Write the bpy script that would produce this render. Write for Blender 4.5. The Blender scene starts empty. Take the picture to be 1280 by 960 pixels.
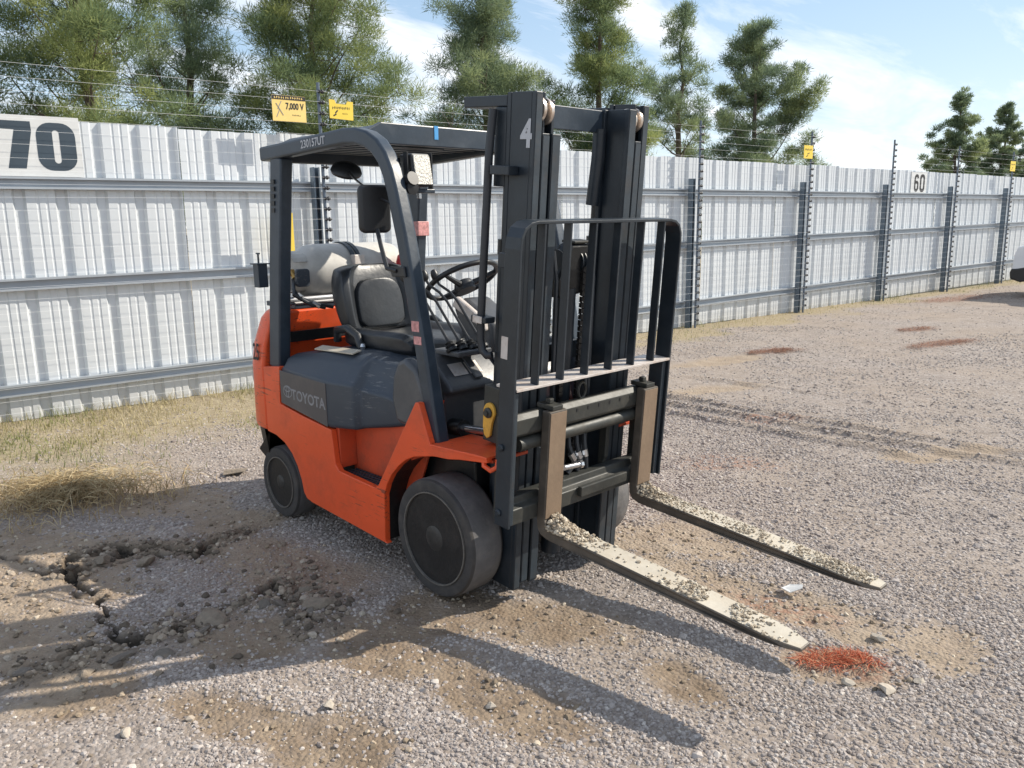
import bpy, math, random
import numpy as np
from mathutils import Matrix, Vector

random.seed(7)
rng = np.random.default_rng(11)
sc = bpy.context.scene
col = sc.collection
R = math.radians

# ------------------------------------------------------------------ camera
cd = bpy.data.cameras.new('camera')
cam = bpy.data.objects.new('camera', cd)
col.objects.link(cam)
YAW, PITCH, ROLL = 2.3772, -0.1971, -0.0158
fw = Vector((math.cos(YAW)*math.cos(PITCH), math.sin(YAW)*math.cos(PITCH), math.sin(PITCH)))
rt = Vector((math.sin(YAW), -math.cos(YAW), 0)); up = rt.cross(fw)
r2 = rt*math.cos(ROLL) + up*math.sin(ROLL); u2 = -rt*math.sin(ROLL) + up*math.cos(ROLL)
M = Matrix((r2, u2, -fw)).transposed().to_4x4()
M.translation = Vector((2.6899, -2.612, 1.6296))
cam.matrix_world = M
cd.sensor_width = 36.0
cd.lens = 36.0*1021.9/1280.0
cd.clip_start = 0.05; cd.clip_end = 2000
sc.camera = cam

# ------------------------------------------------------------------ world, sun, exposure
SUN_AZ, SUN_EL = 1.029, 0.6606
w = bpy.data.worlds.new('World'); sc.world = w; w.use_nodes = True
nt = w.node_tree; nt.nodes.clear()
def N(nt, t, **kw):
    n = nt.nodes.new(t)
    for k, v in kw.items():
        if k.startswith('i_'):
            n.inputs[k[2:].replace('_', ' ')].default_value = v
        else:
            setattr(n, k, v)
    return n
out = N(nt, 'ShaderNodeOutputWorld'); bg = N(nt, 'ShaderNodeBackground')
sky = N(nt, 'ShaderNodeTexSky', sky_type='NISHITA')
sky.sun_disc = False; sky.sun_elevation = SUN_EL; sky.sun_rotation = math.pi/2 - SUN_AZ
sky.air_density = 1.0; sky.dust_density = 0.0; sky.ozone_density = 1.5; sky.altitude = 900
tc = N(nt, 'ShaderNodeTexCoord'); sep = N(nt, 'ShaderNodeSeparateXYZ')
L = nt.links.new
L(tc.outputs['Generated'], sep.inputs[0])
za = N(nt, 'ShaderNodeMath', operation='MAXIMUM'); za.inputs[1].default_value = 0.0
L(sep.outputs['Z'], za.inputs[0])
zb = N(nt, 'ShaderNodeMath', operation='ADD'); zb.inputs[1].default_value = 0.16
L(za.outputs[0], zb.inputs[0])
dx = N(nt, 'ShaderNodeMath', operation='DIVIDE'); dy = N(nt, 'ShaderNodeMath', operation='DIVIDE')
L(sep.outputs['X'], dx.inputs[0]); L(zb.outputs[0], dx.inputs[1])
L(sep.outputs['Y'], dy.inputs[0]); L(zb.outputs[0], dy.inputs[1])
cmb = N(nt, 'ShaderNodeCombineXYZ'); L(dx.outputs[0], cmb.inputs[0]); L(dy.outputs[0], cmb.inputs[1])
mp = N(nt, 'ShaderNodeMapping'); mp.inputs['Scale'].default_value = (1.9, 0.7, 1); mp.inputs['Rotation'].default_value = (0, 0, 0.35)
mp.inputs['Location'].default_value = (7.3, 2.2, 0)
L(cmb.outputs[0], mp.inputs[0])
n1 = N(nt, 'ShaderNodeTexNoise'); n1.inputs['Scale'].default_value = 1.15; n1.inputs['Detail'].default_value = 9; n1.inputs['Roughness'].default_value = 0.62; n1.inputs['Distortion'].default_value = 0.5
L(mp.outputs[0], n1.inputs['Vector'])
cr = N(nt, 'ShaderNodeValToRGB'); cr.color_ramp.elements[0].position = 0.43; cr.color_ramp.elements[1].position = 0.66
cr.color_ramp.elements[0].color = (0.06, 0.06, 0.06, 1); cr.color_ramp.elements[1].color = (0.95, 0.95, 0.95, 1)
L(n1.outputs['Fac'], cr.inputs[0])
mx = N(nt, 'ShaderNodeMix', data_type='RGBA')
hsv = N(nt, 'ShaderNodeHueSaturation'); hsv.inputs['Saturation'].default_value = 1.05; hsv.inputs['Value'].default_value = 1.0; L(sky.outputs[0], hsv.inputs['Color'])
L(cr.outputs[0], mx.inputs[0]); vd = N(nt, 'ShaderNodeVectorMath', operation='MULTIPLY_ADD'); vd.inputs[1].default_value = (.17, .17, .17); vd.inputs[2].default_value = (1, 1, 1)
vq = N(nt, 'ShaderNodeVectorMath', operation='DIVIDE'); L(hsv.outputs[0], vd.inputs[0]); L(hsv.outputs[0], vq.inputs[0]); L(vd.outputs[0], vq.inputs[1])
vb = N(nt, 'ShaderNodeVectorMath', operation='MULTIPLY'); vb.inputs[1].default_value = (1.16, 1.19, 1.25); L(vq.outputs[0], vb.inputs[0])
L(vb.outputs[0], mx.inputs[6]); mx.inputs[7].default_value = (4.6, 4.7, 4.85, 1)
L(mx.outputs[2], bg.inputs[0]); bg.inputs[1].default_value = 0.15
L(bg.outputs[0], out.inputs[0])

sd = bpy.data.lights.new('sun', 'SUN'); sd.energy = 3.5; sd.angle = R(0.55); sd.color = (1.0, 0.92, 0.80)
so = bpy.data.objects.new('sun', sd); col.objects.link(so)
sv = Vector((math.cos(SUN_AZ)*math.cos(SUN_EL), math.sin(SUN_AZ)*math.cos(SUN_EL), math.sin(SUN_EL)))
so.rotation_euler = sv.to_track_quat('Z', 'Y').to_euler(); so.location = sv*30

sc.view_settings.view_transform = 'Standard'; sc.view_settings.look = 'None'
sc.view_settings.exposure = 0.82; sc.view_settings.gamma = 1.0
sc.view_settings.use_curve_mapping = False
sc.render.engine = 'CYCLES'

# ------------------------------------------------------------------ material helpers
def mat(name, c, rough=0.5, metal=0.0, var=0.12, vs=6.0, dirt=None, bump=None, streak=None, spec=0.5, coat=0.0):
    """base colour with blotchy variation, optional dirt (colour, amount, scale), bump (scale, strength)"""
    m = bpy.data.materials.new(name); m.use_nodes = True
    t = m.node_tree; b = t.nodes['Principled BSDF']; l = t.links.new
    b.inputs['Roughness'].default_value = rough; b.inputs['Metallic'].default_value = metal
    b.inputs['Specular IOR Level'].default_value = spec
    b.inputs['Coat Weight'].default_value = coat
    tcn = N(t, 'ShaderNodeTexCoord')
    n = N(t, 'ShaderNodeTexNoise'); n.inputs['Scale'].default_value = vs; n.inputs['Detail'].default_value = 6; n.inputs['Roughness'].default_value = .65
    l(tcn.outputs['Object'], n.inputs['Vector'])
    r = N(t, 'ShaderNodeValToRGB'); e = r.color_ramp.elements
    e[0].position = .3; e[1].position = .7
    e[0].color = (*[max(0, x*(1-var)) for x in c], 1); e[1].color = (*[min(1, x*(1+var)) for x in c], 1)
    l(n.outputs['Fac'], r.inputs[0]); cur = r.outputs[0]
    if dirt:
        dc, amt, ds = dirt
        n2 = N(t, 'ShaderNodeTexNoise'); n2.inputs['Scale'].default_value = ds; n2.inputs['Detail'].default_value = 8; n2.inputs['Roughness'].default_value = .7
        l(tcn.outputs['Object'], n2.inputs['Vector'])
        rr = N(t, 'ShaderNodeValToRGB'); rr.color_ramp.elements[0].position = .48; rr.color_ramp.elements[1].position = .72
        rr.color_ramp.elements[0].color = (amt*.25,)*3 + (1,); rr.color_ramp.elements[1].color = (amt,)*3 + (1,)
        l(n2.outputs['Fac'], rr.inputs[0])
        mxn = N(t, 'ShaderNodeMix', data_type='RGBA'); l(rr.outputs[0], mxn.inputs[0]); l(cur, mxn.inputs[6]); mxn.inputs[7].default_value = (*dc, 1)
        cur = mxn.outputs[2]
        ra = N(t, 'ShaderNodeMapRange'); ra.inputs[3].default_value = rough; ra.inputs[4].default_value = min(1, rough+.35)
        l(rr.outputs[0], ra.inputs[0]); l(ra.outputs[0], b.inputs['Roughness'])
    l(cur, b.inputs['Base Color'])
    if bump:
        n3 = N(t, 'ShaderNodeTexNoise'); n3.inputs['Scale'].default_value = bump[0]; n3.inputs['Detail'].default_value = 5
        l(tcn.outputs['Object'], n3.inputs['Vector'])
        bp = N(t, 'ShaderNodeBump'); bp.inputs['Strength'].default_value = bump[1]; bp.inputs['Distance'].default_value = .01
        l(n3.outputs['Fac'], bp.inputs['Height']); l(bp.outputs[0], b.inputs['Normal'])
    return m
DUST = (.30, .24, .18)
M_ = {}
M_['orange'] = mat('orange_paint', (.86, .10, .024), .36, var=.08, vs=3, dirt=((.36, .075, .03), .5, 5), bump=(40, .04), coat=.1)
def scuff(m, chip):
    t = m.node_tree; b = t.nodes['Principled BSDF']; l = t.links.new
    src = b.inputs['Base Color'].links[0].from_socket; tcn = N(t, 'ShaderNodeTexCoord')
    mpn = N(t, 'ShaderNodeMapping'); mpn.inputs['Scale'].default_value = (5, 30, 60); mpn.inputs['Rotation'].default_value = (0, .25, 0); l(tcn.outputs['Object'], mpn.inputs[0])
    a = N(t, 'ShaderNodeTexNoise'); a.inputs['Scale'].default_value = 1.3; a.inputs['Detail'].default_value = 5; a.inputs['Roughness'].default_value = .75; l(mpn.outputs[0], a.inputs['Vector'])
    r = N(t, 'ShaderNodeValToRGB'); r.color_ramp.elements[0].position = .575; r.color_ramp.elements[1].position = .62; r.color_ramp.elements[0].color = (0, 0, 0, 1); r.color_ramp.elements[1].color = (.75, .75, .75, 1); l(a.outputs['Fac'], r.inputs[0])
    c = N(t, 'ShaderNodeTexNoise'); c.inputs['Scale'].default_value = 3.0; c.inputs['Detail'].default_value = 3; l(tcn.outputs['Object'], c.inputs['Vector'])
    rc = N(t, 'ShaderNodeValToRGB'); rc.color_ramp.elements[0].position = .45; rc.color_ramp.elements[1].position = .62; l(c.outputs['Fac'], rc.inputs[0])
    mu = N(t, 'ShaderNodeMath', operation='MULTIPLY'); l(r.outputs[0], mu.inputs[0]); l(rc.outputs[0], mu.inputs[1])
    mx_ = N(t, 'ShaderNodeMix', data_type='RGBA'); l(mu.outputs[0], mx_.inputs[0]); l(src, mx_.inputs[6]); mx_.inputs[7].default_value = (*chip, 1)
    l(mx_.outputs[2], b.inputs['Base Color'])
scuff(M_['orange'], (.10, .05, .035))
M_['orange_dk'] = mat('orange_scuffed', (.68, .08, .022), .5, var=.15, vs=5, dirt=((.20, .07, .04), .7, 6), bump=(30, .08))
M_['guard'] = mat('guard_paint', (.020, .032, .048), .34, var=.2, vs=8, dirt=((.10, .12, .14), .3, 9), bump=(60, .05))
M_['mast'] = mat('mast_paint', (.011, .018, .026), .36, var=.25, vs=7, dirt=((.055, .06, .065), .35, 8), bump=(50, .07))
M_['mast_edge'] = mat('mast_rail_steel', (.042, .060, .076), .42, metal=.35, var=.25, vs=10, dirt=((.07, .05, .04), .5, 12), bump=(50, .06))
M_['grease'] = mat('greasy_black', (.012, .013, .014), .32, var=.3, vs=12, bump=(40, .15))
M_['hood'] = mat('hood_plastic', (.036, .048, .066), .42, var=.1, vs=3, dirt=((.10, .105, .11), .35, 4), bump=(120, .05))
M_['hoodside'] = mat('hood_side_plastic', (.075, .070, .072), .5, var=.1, vs=3, dirt=((.22, .18, .15), .5, 4), bump=(120, .05))
M_['dash'] = mat('dash_plastic', (.055, .062, .072), .34, var=.15, vs=5, dirt=((.2, .18, .16), .35, 7), bump=(90, .06))
M_['vinyl'] = mat('seat_vinyl', (.020, .023, .027), .34, var=.2, vs=8, dirt=((.09, .09, .09), .15, 6), bump=(35, .12))
scuff(M_['hood'], (.17, .17, .17))
M_['rubber'] = mat('tyre_rubber', (.030, .030, .032), .70, var=.3, vs=10, dirt=((.14, .12, .10), .55, 8), bump=(28, .3))
M_['rim'] = mat('rim_shaded_paint', (.009, .009, .010), .45, var=.3, vs=14, dirt=((.05, .042, .035), .5, 10), bump=(60, .15))  # near-black: shade inside the wheel dish is put into the colour
M_['tread'] = mat('tread_rubber_lit', (.095, .094, .097), .8, var=.25, vs=12, dirt=((.22, .20, .18), .6, 10), bump=(25, .4))  # dusty tread, also lightened for the sky light it faces
M_['rimnut'] = mat('nut_steel', (.050, .047, .044), .5, metal=.3, var=.3, vs=25)
M_['forksteel'] = mat('fork_shaded_steel', (.085, .076, .066), .5, metal=.25, var=.25, vs=9, dirt=((.22, .17, .12), .45, 9), bump=(60, .1))  # fork sides darkened: their shade is part of the steel colour
M_['rimedge'] = mat('rim_edge_steel', (.19, .18, .165), .5, metal=.4, var=.25, vs=25, dirt=((.10, .08, .06), .6, 20))
M_['forkfront'] = mat('fork_steel', (.22, .155, .105), .55, metal=.2, var=.18, vs=7, dirt=((.30, .22, .14), .5, 10), bump=(50, .1))
M_['forkblade'] = mat('fork_blade_dusty_sunlit', (.50, .46, .38), .6, metal=.1, var=.15, vs=8, dirt=((.40, .33, .24), .6, 9), bump=(60, .1))  # dusty blade top, its sunlit brightness painted into the colour too
M_['shelf'] = mat('worn_steel', (.66, .63, .60), .5, metal=.3, var=.15, vs=14, dirt=((.34, .2, .12), .6, 20))
M_['carriage'] = mat('carriage_paint', (.024, .027, .026), .45, metal=.1, var=.25, vs=8, dirt=((.10, .09, .07), .5, 9), bump=(45, .1))
M_['chrome'] = mat('steel_rod', (.55, .55, .56), .22, metal=.9, var=.1, vs=20)
M_['roller'] = mat('roller_steel', (.60, .52, .45), .3, metal=.8, var=.2, vs=30)
M_['alu'] = mat('tank_aluminium', (.56, .55, .52), .58, metal=.15, var=.14, vs=7, dirt=((.32, .30, .27), .6, 4), bump=(40, .06))
M_['brass'] = mat('brass', (.55, .36, .12), .35, metal=.8)
M_['yellow'] = mat('yellow_paint', (.78, .42, .05), .45, dirt=((.3, .18, .06), .5, 20))
M_['signyellow'] = mat('sign_yellow', (.80, .58, .07), .5, var=.05)
M_['signpale'] = mat('sign_faded_yellow', (.82, .60, .20), .5, var=.06)
M_['black'] = mat('black_plastic', (.018, .019, .021), .4, var=.2)
M_['ink'] = mat('black_ink', (.015, .015, .016), .6, var=.1)
M_['numink'] = mat('faded_blue_black_paint', (.035, .055, .075), .6, var=.15, vs=4)
M_['white'] = mat('white_paint', (.64, .65, .64), .5, var=.05, dirt=((.5, .48, .44), .3, 9))
M_['letter'] = mat('grey_lettering', (.46, .47, .49), .5, var=.1, vs=40)
M_['letterdim'] = mat('worn_lettering', (.24, .24, .25), .5, var=.25, vs=40)
M_['red'] = mat('red_paint', (.55, .02, .025), .35)
M_['redtape'] = mat('red_white_tape', (.60, .28, .27), .5, var=.45, vs=45)
M_['blue'] = mat('blue_tape', (.06, .30, .62), .5)
M_['bluecloth'] = mat('blue_cloth', (.05, .16, .33), .8)
M_['mirror'] = mat('mirror_glass', (.7, .7, .7), .05, metal=1, var=.01)
M_['lampglass'] = mat('lamp_glass', (.60, .58, .52), .25, var=.35, vs=90, bump=(120, .6))
M_['hose'] = mat('hydraulic_hose', (.030, .034, .040), .45, var=.2)
M_['sheet'] = mat('galvanised_sheet', (.63, .66, .68), .42, metal=.12, var=.03, vs=1.6, dirt=((.58, .60, .61), .25, 3))
M_['rail'] = mat('galvanised_rail', (.38, .42, .46), .42, metal=.35, var=.08, vs=3, dirt=((.42, .42, .42), .4, 5))
M_['post'] = mat('galvanised_post', (.13, .175, .22), .42, metal=.4, var=.12, vs=4, dirt=((.3, .3, .3), .4, 6))
M_['pole'] = mat('pole_steel', (.12, .15, .19), .45, metal=.3, var=.15)
M_['insul'] = mat('insulator_plastic', (.02, .022, .028), .4)
M_['wire'] = mat('fence_wire', (.85, .86, .86), .5, metal=.0, var=.05)
M_['chunk'] = mat('asphalt_rubble', (.13, .115, .10), .9, var=.3, vs=18, dirt=((.28, .22, .16), .7, 7), bump=(60, .7))
M_['paleslab'] = mat('pale_rubble', (.25, .205, .155), .95, var=.3, vs=14, dirt=((.15, .12, .09), .7, 9), bump=(45, .9))
M_['pebble'] = mat('pebble_stone', (.40, .35, .285), .8, var=.2, vs=30, bump=(60, .3))
M_['carwhite'] = mat('car_paint_white', (.74, .75, .76), .25, var=.03, coat=.5)
M_['carglass'] = mat('car_glass', (.02, .025, .03), .06, var=.05)
M_['lens'] = mat('lamp_lens', (.75, .75, .72), .15, var=.05)
M_['redlens'] = mat('red_lens', (.5, .02, .02), .2)
M_['bark'] = mat('pine_bark', (.115, .090, .070), .9, var=.3, vs=10, bump=(18, .9))

# ------------------------------------------------------------------ mesh helpers
class MB:
    def __init__(s, X=None):
        s.v = []; s.f = []; s.X = X        # X: optional function on points
    def add(s, vs, fs):
        o = len(s.v)
        s.v += [tuple(s.X(p)) if s.X else tuple(p) for p in vs]
        s.f += [tuple(i+o for i in f) for f in fs]
        return s
    def box(s, a, b):
        x0, y0, z0 = a; x1, y1, z1 = b
        if x0 > x1: x0, x1 = x1, x0
        if y0 > y1: y0, y1 = y1, y0
        if z0 > z1: z0, z1 = z1, z0
        return s.add([(x0,y0,z0),(x1,y0,z0),(x1,y1,z0),(x0,y1,z0),(x0,y0,z1),(x1,y0,z1),(x1,y1,z1),(x0,y1,z1)],
                     [(0,3,2,1),(4,5,6,7),(0,1,5,4),(1,2,6,5),(2,3,7,6),(3,0,4,7)])
    def prism(s, poly, axis, a, b):
        """poly: 2D points; axis 'y': (x,z) extruded in y, 'z': (x,y), 'x': (y,z)"""
        def P(q, t):
            return {'y': (q[0], t, q[1]), 'z': (q[0], q[1], t), 'x': (t, q[0], q[1])}[axis]
        n = len(poly)
        ar = sum(poly[i][0]*poly[(i+1) % n][1]-poly[(i+1) % n][0]*poly[i][1] for i in range(n))
        flip = (ar > 0) == (axis != 'y')
        if a > b: a, b = b, a
        vs = [P(q, a) for q in poly] + [P(q, b) for q in poly]
        A = tuple(range(n)); B = tuple(range(n, 2*n))
        fs = [A[::-1] if flip else A, B if flip else B[::-1]]
        for i in range(n):
            j = (i+1) % n
            fs.append((i, j, n+j, n+i) if flip else (j, i, n+i, n+j))
        return s.add(vs, fs)
    def tube(s, pts, r, n=8, caps=True, closed=False):
        pts = [Vector(p) for p in pts]; m = len(pts)
        rr = r if isinstance(r, (list, tuple)) else [r]*m
        rings = []; ref = None
        for i, p in enumerate(pts):
            a = pts[i-1] if (i > 0 or closed) else p; b = pts[(i+1) % m] if (i < m-1 or closed) else p
            t = (b-a).normalized()
            if ref is None:
                ref = t.orthogonal().normalized()
            else:
                ref = (ref - t*ref.dot(t)).normalized()
            q = t.cross(ref)
            rings.append([p+ref*(rr[i]*math.cos(2*math.pi*k/n))+q*(rr[i]*math.sin(2*math.pi*k/n)) for k in range(n)])
        vs = [v for g in rings for v in g]; fs = []
        for i in range(m if closed else m-1):
            i2 = (i+1) % m
            for k in range(n):
                k2 = (k+1) % n
                fs.append((i*n+k, i*n+k2, i2*n+k2, i2*n+k))
        if caps and not closed:
            fs += [tuple(range(n))[::-1], tuple(range((m-1)*n, m*n))]
        return s.add(vs, fs)
    def bar(s, pts, w, h, side=(0, 1, 0), closed=False):
        """rectangular section swept along pts; w along 'side', h perpendicular"""
        pts = [Vector(p) for p in pts]; m = len(pts); sd_ = Vector(side).normalized()
        vs = []
        for i, p in enumerate(pts):
            a = pts[i-1] if (i > 0 or closed) else p; b = pts[(i+1) % m] if (i < m-1 or closed) else p
            t = (b-a).normalized(); q = t.cross(sd_).normalized()
            sc_ = 1.0
            if 0 < i < m-1 or closed:
                t1 = (p-a).normalized(); sc_ = 1/max(.5, t1.dot(t))
            vs += [p+sd_*w/2+q*h/2*sc_, p-sd_*w/2+q*h/2*sc_, p-sd_*w/2-q*h/2*sc_, p+sd_*w/2-q*h/2*sc_]
        fs = []
        for i in range(m if closed else m-1):
            j = (i+1) % m
            for k in range(4):
                k2 = (k+1) % 4
                fs.append((i*4+k, j*4+k, j*4+k2, i*4+k2))
        if not closed:
            fs += [(0,1,2,3), tuple(range((m-1)*4, m*4))[::-1]]
        return s.add(vs, fs)
    def lathe(s, prof, c, axis='y', n=32):
        """prof: (r, t) along axis; c centre"""
        c = Vector(c); ax = {'x': Vector((1,0,0)), 'y': Vector((0,1,0)), 'z': Vector((0,0,1))}[axis] if isinstance(axis, str) else Vector(axis).normalized()
        e1 = ax.orthogonal().normalized(); e2 = ax.cross(e1)
        vs = []; fs = []; m = len(prof)
        for r, t in prof:
            for k in range(n):
                a = 2*math.pi*k/n
                vs.append(c+ax*t+e1*(r*math.cos(a))+e2*(r*math.sin(a)))
        for i in range(m-1):
            for k in range(n):
                k2 = (k+1) % n
                fs.append((i*n+k, i*n+k2, (i+1)*n+k2, (i+1)*n+k))
        if prof[0][0] > 1e-6: fs.append(tuple(range(n))[::-1])
        if prof[-1][0] > 1e-6: fs.append(tuple(range((m-1)*n, m*n)))
        return s.add(vs, fs)
    def ribbon(s, pts, w, O, U, V, th=.002, closed=False):
        """flat stroke in plane O+U*x+V*y, with thickness th"""
        O = Vector(O); U = Vector(U); V = Vector(V); W = U.cross(V).normalized()
        P = [Vector(q) for q in pts]; m = len(P); vs = []
        for i, p in enumerate(P):
            a = P[i-1] if (i > 0 or closed) else p; b = P[(i+1) % m] if (i < m-1 or closed) else p
            t = (b-a).normalized(); q = Vector((-t.y, t.x))*w/2
            for e in (p+q, p-q):
                for h in (0, th):
                    vs.append(O+U*e.x+V*e.y+W*h)
        fs = []
        for i in range(m if closed else m-1):
            j = (i+1) % m; a, b = i*4, j*4
            fs += [(a+1, a+3, b+3, b+1), (a, b, b+2, a+2), (a, a+1, b+1, b), (a+2, b+2, b+3, a+3)]
        if not closed:
            fs += [(0, 2, 3, 1), ((m-1)*4, (m-1)*4+1, (m-1)*4+3, (m-1)*4+2)]
        return s.add(vs, fs)
    def build(s, name, mt, parent=None, bevel=0, smooth=False, sub=0, seg=2, mts=None):
        off = Vector((0, 0, 0)); q = parent
        while q is not None:
            off += q.location; q = q.parent
        me = bpy.data.meshes.new(name)
        me.from_pydata([(p[0]-off.x, p[1]-off.y, p[2]-off.z) for p in s.v], [], s.f)
        me.materials.append(M_[mt] if isinstance(mt, str) else mt)
        ob = bpy.data.objects.new(name, me); col.objects.link(ob)
        if parent is not None: ob.parent = parent
        import bmesh
        bm = bmesh.new(); bm.from_mesh(me); bmesh.ops.recalc_face_normals(bm, faces=bm.faces); bm.to_mesh(me); bm.free()
        if bevel:
            b = ob.modifiers.new('bevel', 'BEVEL'); b.width = bevel; b.segments = seg; b.limit_method = 'ANGLE'; b.angle_limit = R(35)
            b.harden_normals = False
        if sub:
            b = ob.modifiers.new('subdivision', 'SUBSURF'); b.levels = sub; b.render_levels = sub
        if smooth:
            me.shade_smooth()
            if not sub: me.set_sharp_from_angle(angle=R(38))
        return ob
def tag(o, label, cat=None, group=None, kind=None):
    if label: o['label'] = label
    if cat: o['category'] = cat
    if group: o['group'] = group
    if kind: o['kind'] = kind
    return o
def empty(name, loc, label, cat, group=None):
    o = bpy.data.objects.new(name, None); col.objects.link(o); o.location = loc
    o.empty_display_size = .1
    return tag(o, label, cat, group)
def text(name, body, size, mt, parent, O, U, V, sx=1.0, bold=0.0, th=.0006, align='CENTER'):
    cu = bpy.data.curves.new(name, 'FONT'); cu.body = body; cu.size = size; cu.align_x = align; cu.align_y = 'CENTER'
    cu.offset = bold; cu.extrude = th; cu.resolution_u = 3
    tmp = bpy.data.objects.new('tmp', cu); col.objects.link(tmp)
    dg = bpy.context.evaluated_depsgraph_get()
    me = bpy.data.meshes.new_from_object(tmp.evaluated_get(dg))
    bpy.data.objects.remove(tmp); bpy.data.curves.remove(cu)
    U = Vector(U).normalized(); V = Vector(V).normalized(); W = U.cross(V)
    off = Vector((0, 0, 0)); q = parent
    while q is not None:
        off += q.location; q = q.parent
    for v in me.vertices:
        v.co = Vector(O) + U*(v.co.x*sx) + V*v.co.y + W*v.co.z - off
    me.materials.clear(); me.materials.append(M_[mt]); me.name = name
    ob = bpy.data.objects.new(name, me); col.objects.link(ob); ob.parent = parent
    return ob
def npmesh(name, V, F, mt, parent=None, attrs=None):
    """fast triangle/quad mesh from numpy arrays"""
    me = bpy.data.meshes.new(name); k = F.shape[1]
    me.vertices.add(len(V)); me.vertices.foreach_set('co', np.asarray(V, np.float32).ravel())
    me.loops.add(F.size); me.loops.foreach_set('vertex_index', F.astype(np.int32).ravel())
    me.polygons.add(len(F)); me.polygons.foreach_set('loop_start', np.arange(0, F.size, k, dtype=np.int32))
    me.update(calc_edges=True)
    for a, (dom, val) in (attrs or {}).items():
        at = me.attributes.new(a, 'FLOAT', dom); at.data.foreach_set('value', np.asarray(val, np.float32))
    me.materials.append(M_[mt] if isinstance(mt, str) else mt)
    ob = bpy.data.objects.new(name, me); col.objects.link(ob); ob.parent = parent
    return ob

# numpy value noise
def vnoise(x, y, seed=0):
    xi = np.floor(x).astype(np.int64); yi = np.floor(y).astype(np.int64); fx = x-xi; fy = y-yi
    fx = fx*fx*(3-2*fx); fy = fy*fy*(3-2*fy)
    def h(a, b):
        n = (a*374761393 + b*668265263 + seed*974711) & 0xffffffff
        n = ((n ^ (n >> 13))*1274126177) & 0xffffffff
        return ((n ^ (n >> 16)) & 0xffff)/65535.0
    return (h(xi, yi)*(1-fx)+h(xi+1, yi)*fx)*(1-fy) + (h(xi, yi+1)*(1-fx)+h(xi+1, yi+1)*fx)*fy
def fbm(x, y, sc_, oct_=4, seed=0):
    s = 0; a = .5; t = 0
    for o in range(oct_):
        s = s+a*vnoise(x*sc_, y*sc_, seed+o*17); t += a; a *= .5; sc_ *= 2.03
    return s/t
def sstep(a, b, x):
    t = np.clip((x-a)/(b-a), 0, 1); return t*t*(3-2*t)
def dpoly(x, y, pl):
    d = np.full(np.shape(x), 9e9)
    for (ax, ay), (bx, by) in zip(pl[:-1], pl[1:]):
        vx, vy = bx-ax, by-ay; L2 = vx*vx+vy*vy
        t = np.clip(((x-ax)*vx+(y-ay)*vy)/L2, 0, 1)
        d = np.minimum(d, np.hypot(x-ax-t*vx, y-ay-t*vy))
    return d

# fence frame
FA = R(85.0); FD = np.array([math.cos(FA), math.sin(FA)]); FN = np.array([FD[1], -FD[0]]); FO = -5.10
def fpt(s, n, z):
    return (FD[0]*s+FN[0]*(FO+n), FD[1]*s+FN[1]*(FO+n), z)

# ------------------------------------------------------------------ ground
CR = dict(
 spur=[(-1.95,-1.80),(-1.68,-1.71),(-1.55,-1.64),(-1.48,-1.6)],
 up=[(-1.48,-1.6),(-1.67,-1.51),(-1.68,-1.4),(-1.58,-1.25),(-1.46,-1.11),(-1.29,-1.0),(-1.36,-0.92),(-1.39,-0.77)],
 up2=[(-1.4,-1.63),(-1.48,-1.48),(-1.50,-1.31),(-1.38,-1.18),(-1.25,-1.06),(-1.26,-0.98)],
 main=[(-1.48,-1.6),(-1.4,-1.63),(-1.2,-1.62),(-1.12,-1.62),(-0.97,-1.61),(-0.8,-1.63),(-0.67,-1.64),(-0.61,-1.6),(-0.61,-1.54),(-0.52,-1.45),(-0.6,-1.39),(-0.64,-1.3),(-0.6,-1.19),(-0.6,-1.09),(-0.66,-0.99),(-0.73,-0.89)],
 low=[(-0.64,-1.96),(-0.62,-1.88),(-0.66,-1.77),(-0.6,-1.67),(-0.57,-1.62)],
 right=[(-0.66,-0.99),(-0.62,-0.97),(-0.47,-0.99),(-0.33,-0.97),(-0.18,-1.02)])
def crack_fields(x, y):
    px = x + (fbm(x, y, 9, 3, 5)-.5)*.16; py = y + (fbm(x, y, 9, 3, 9)-.5)*.16
    wv = .5+1.1*fbm(x, y, 6, 2, 31)
    d1 = np.minimum(dpoly(px, py, CR['main']), np.minimum(dpoly(px, py, CR['up']), dpoly(px, py, CR['up2'])*1.25))
    d1 = np.minimum(d1, dpoly(px, py, CR['spur'])*2.2)
    d2 = np.minimum(dpoly(px, py, CR['low']), dpoly(px, py, CR['right']))*1.6
    d = np.minimum(d1, d2)/wv
    crack = 1-sstep(.006, .026, d)
    hole = np.maximum(1-sstep(.03, .11, np.hypot((px+.61)*1.0, py+1.62)), 1-sstep(.03, .10, np.hypot(px+.63, py+1.0)))
    crack = np.maximum(crack, hole)
    # broken rim towards the camera
    dr = np.minimum(dpoly(x, y, CR['main'][5:]), np.minimum(dpoly(x, y, CR['low']), dpoly(x, y, CR['right'])))
    side = sstep(-.75, -.55, x)
    rim = (1-sstep(.03, .24, dr))*(.25+.65*side)*(.55+.7*fbm(x, y, 5, 3, 88))
    rim = np.maximum(rim, (1-sstep(.02, .14, dpoly(x, y, CR['up'])))*.8)
    return crack, rim
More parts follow.
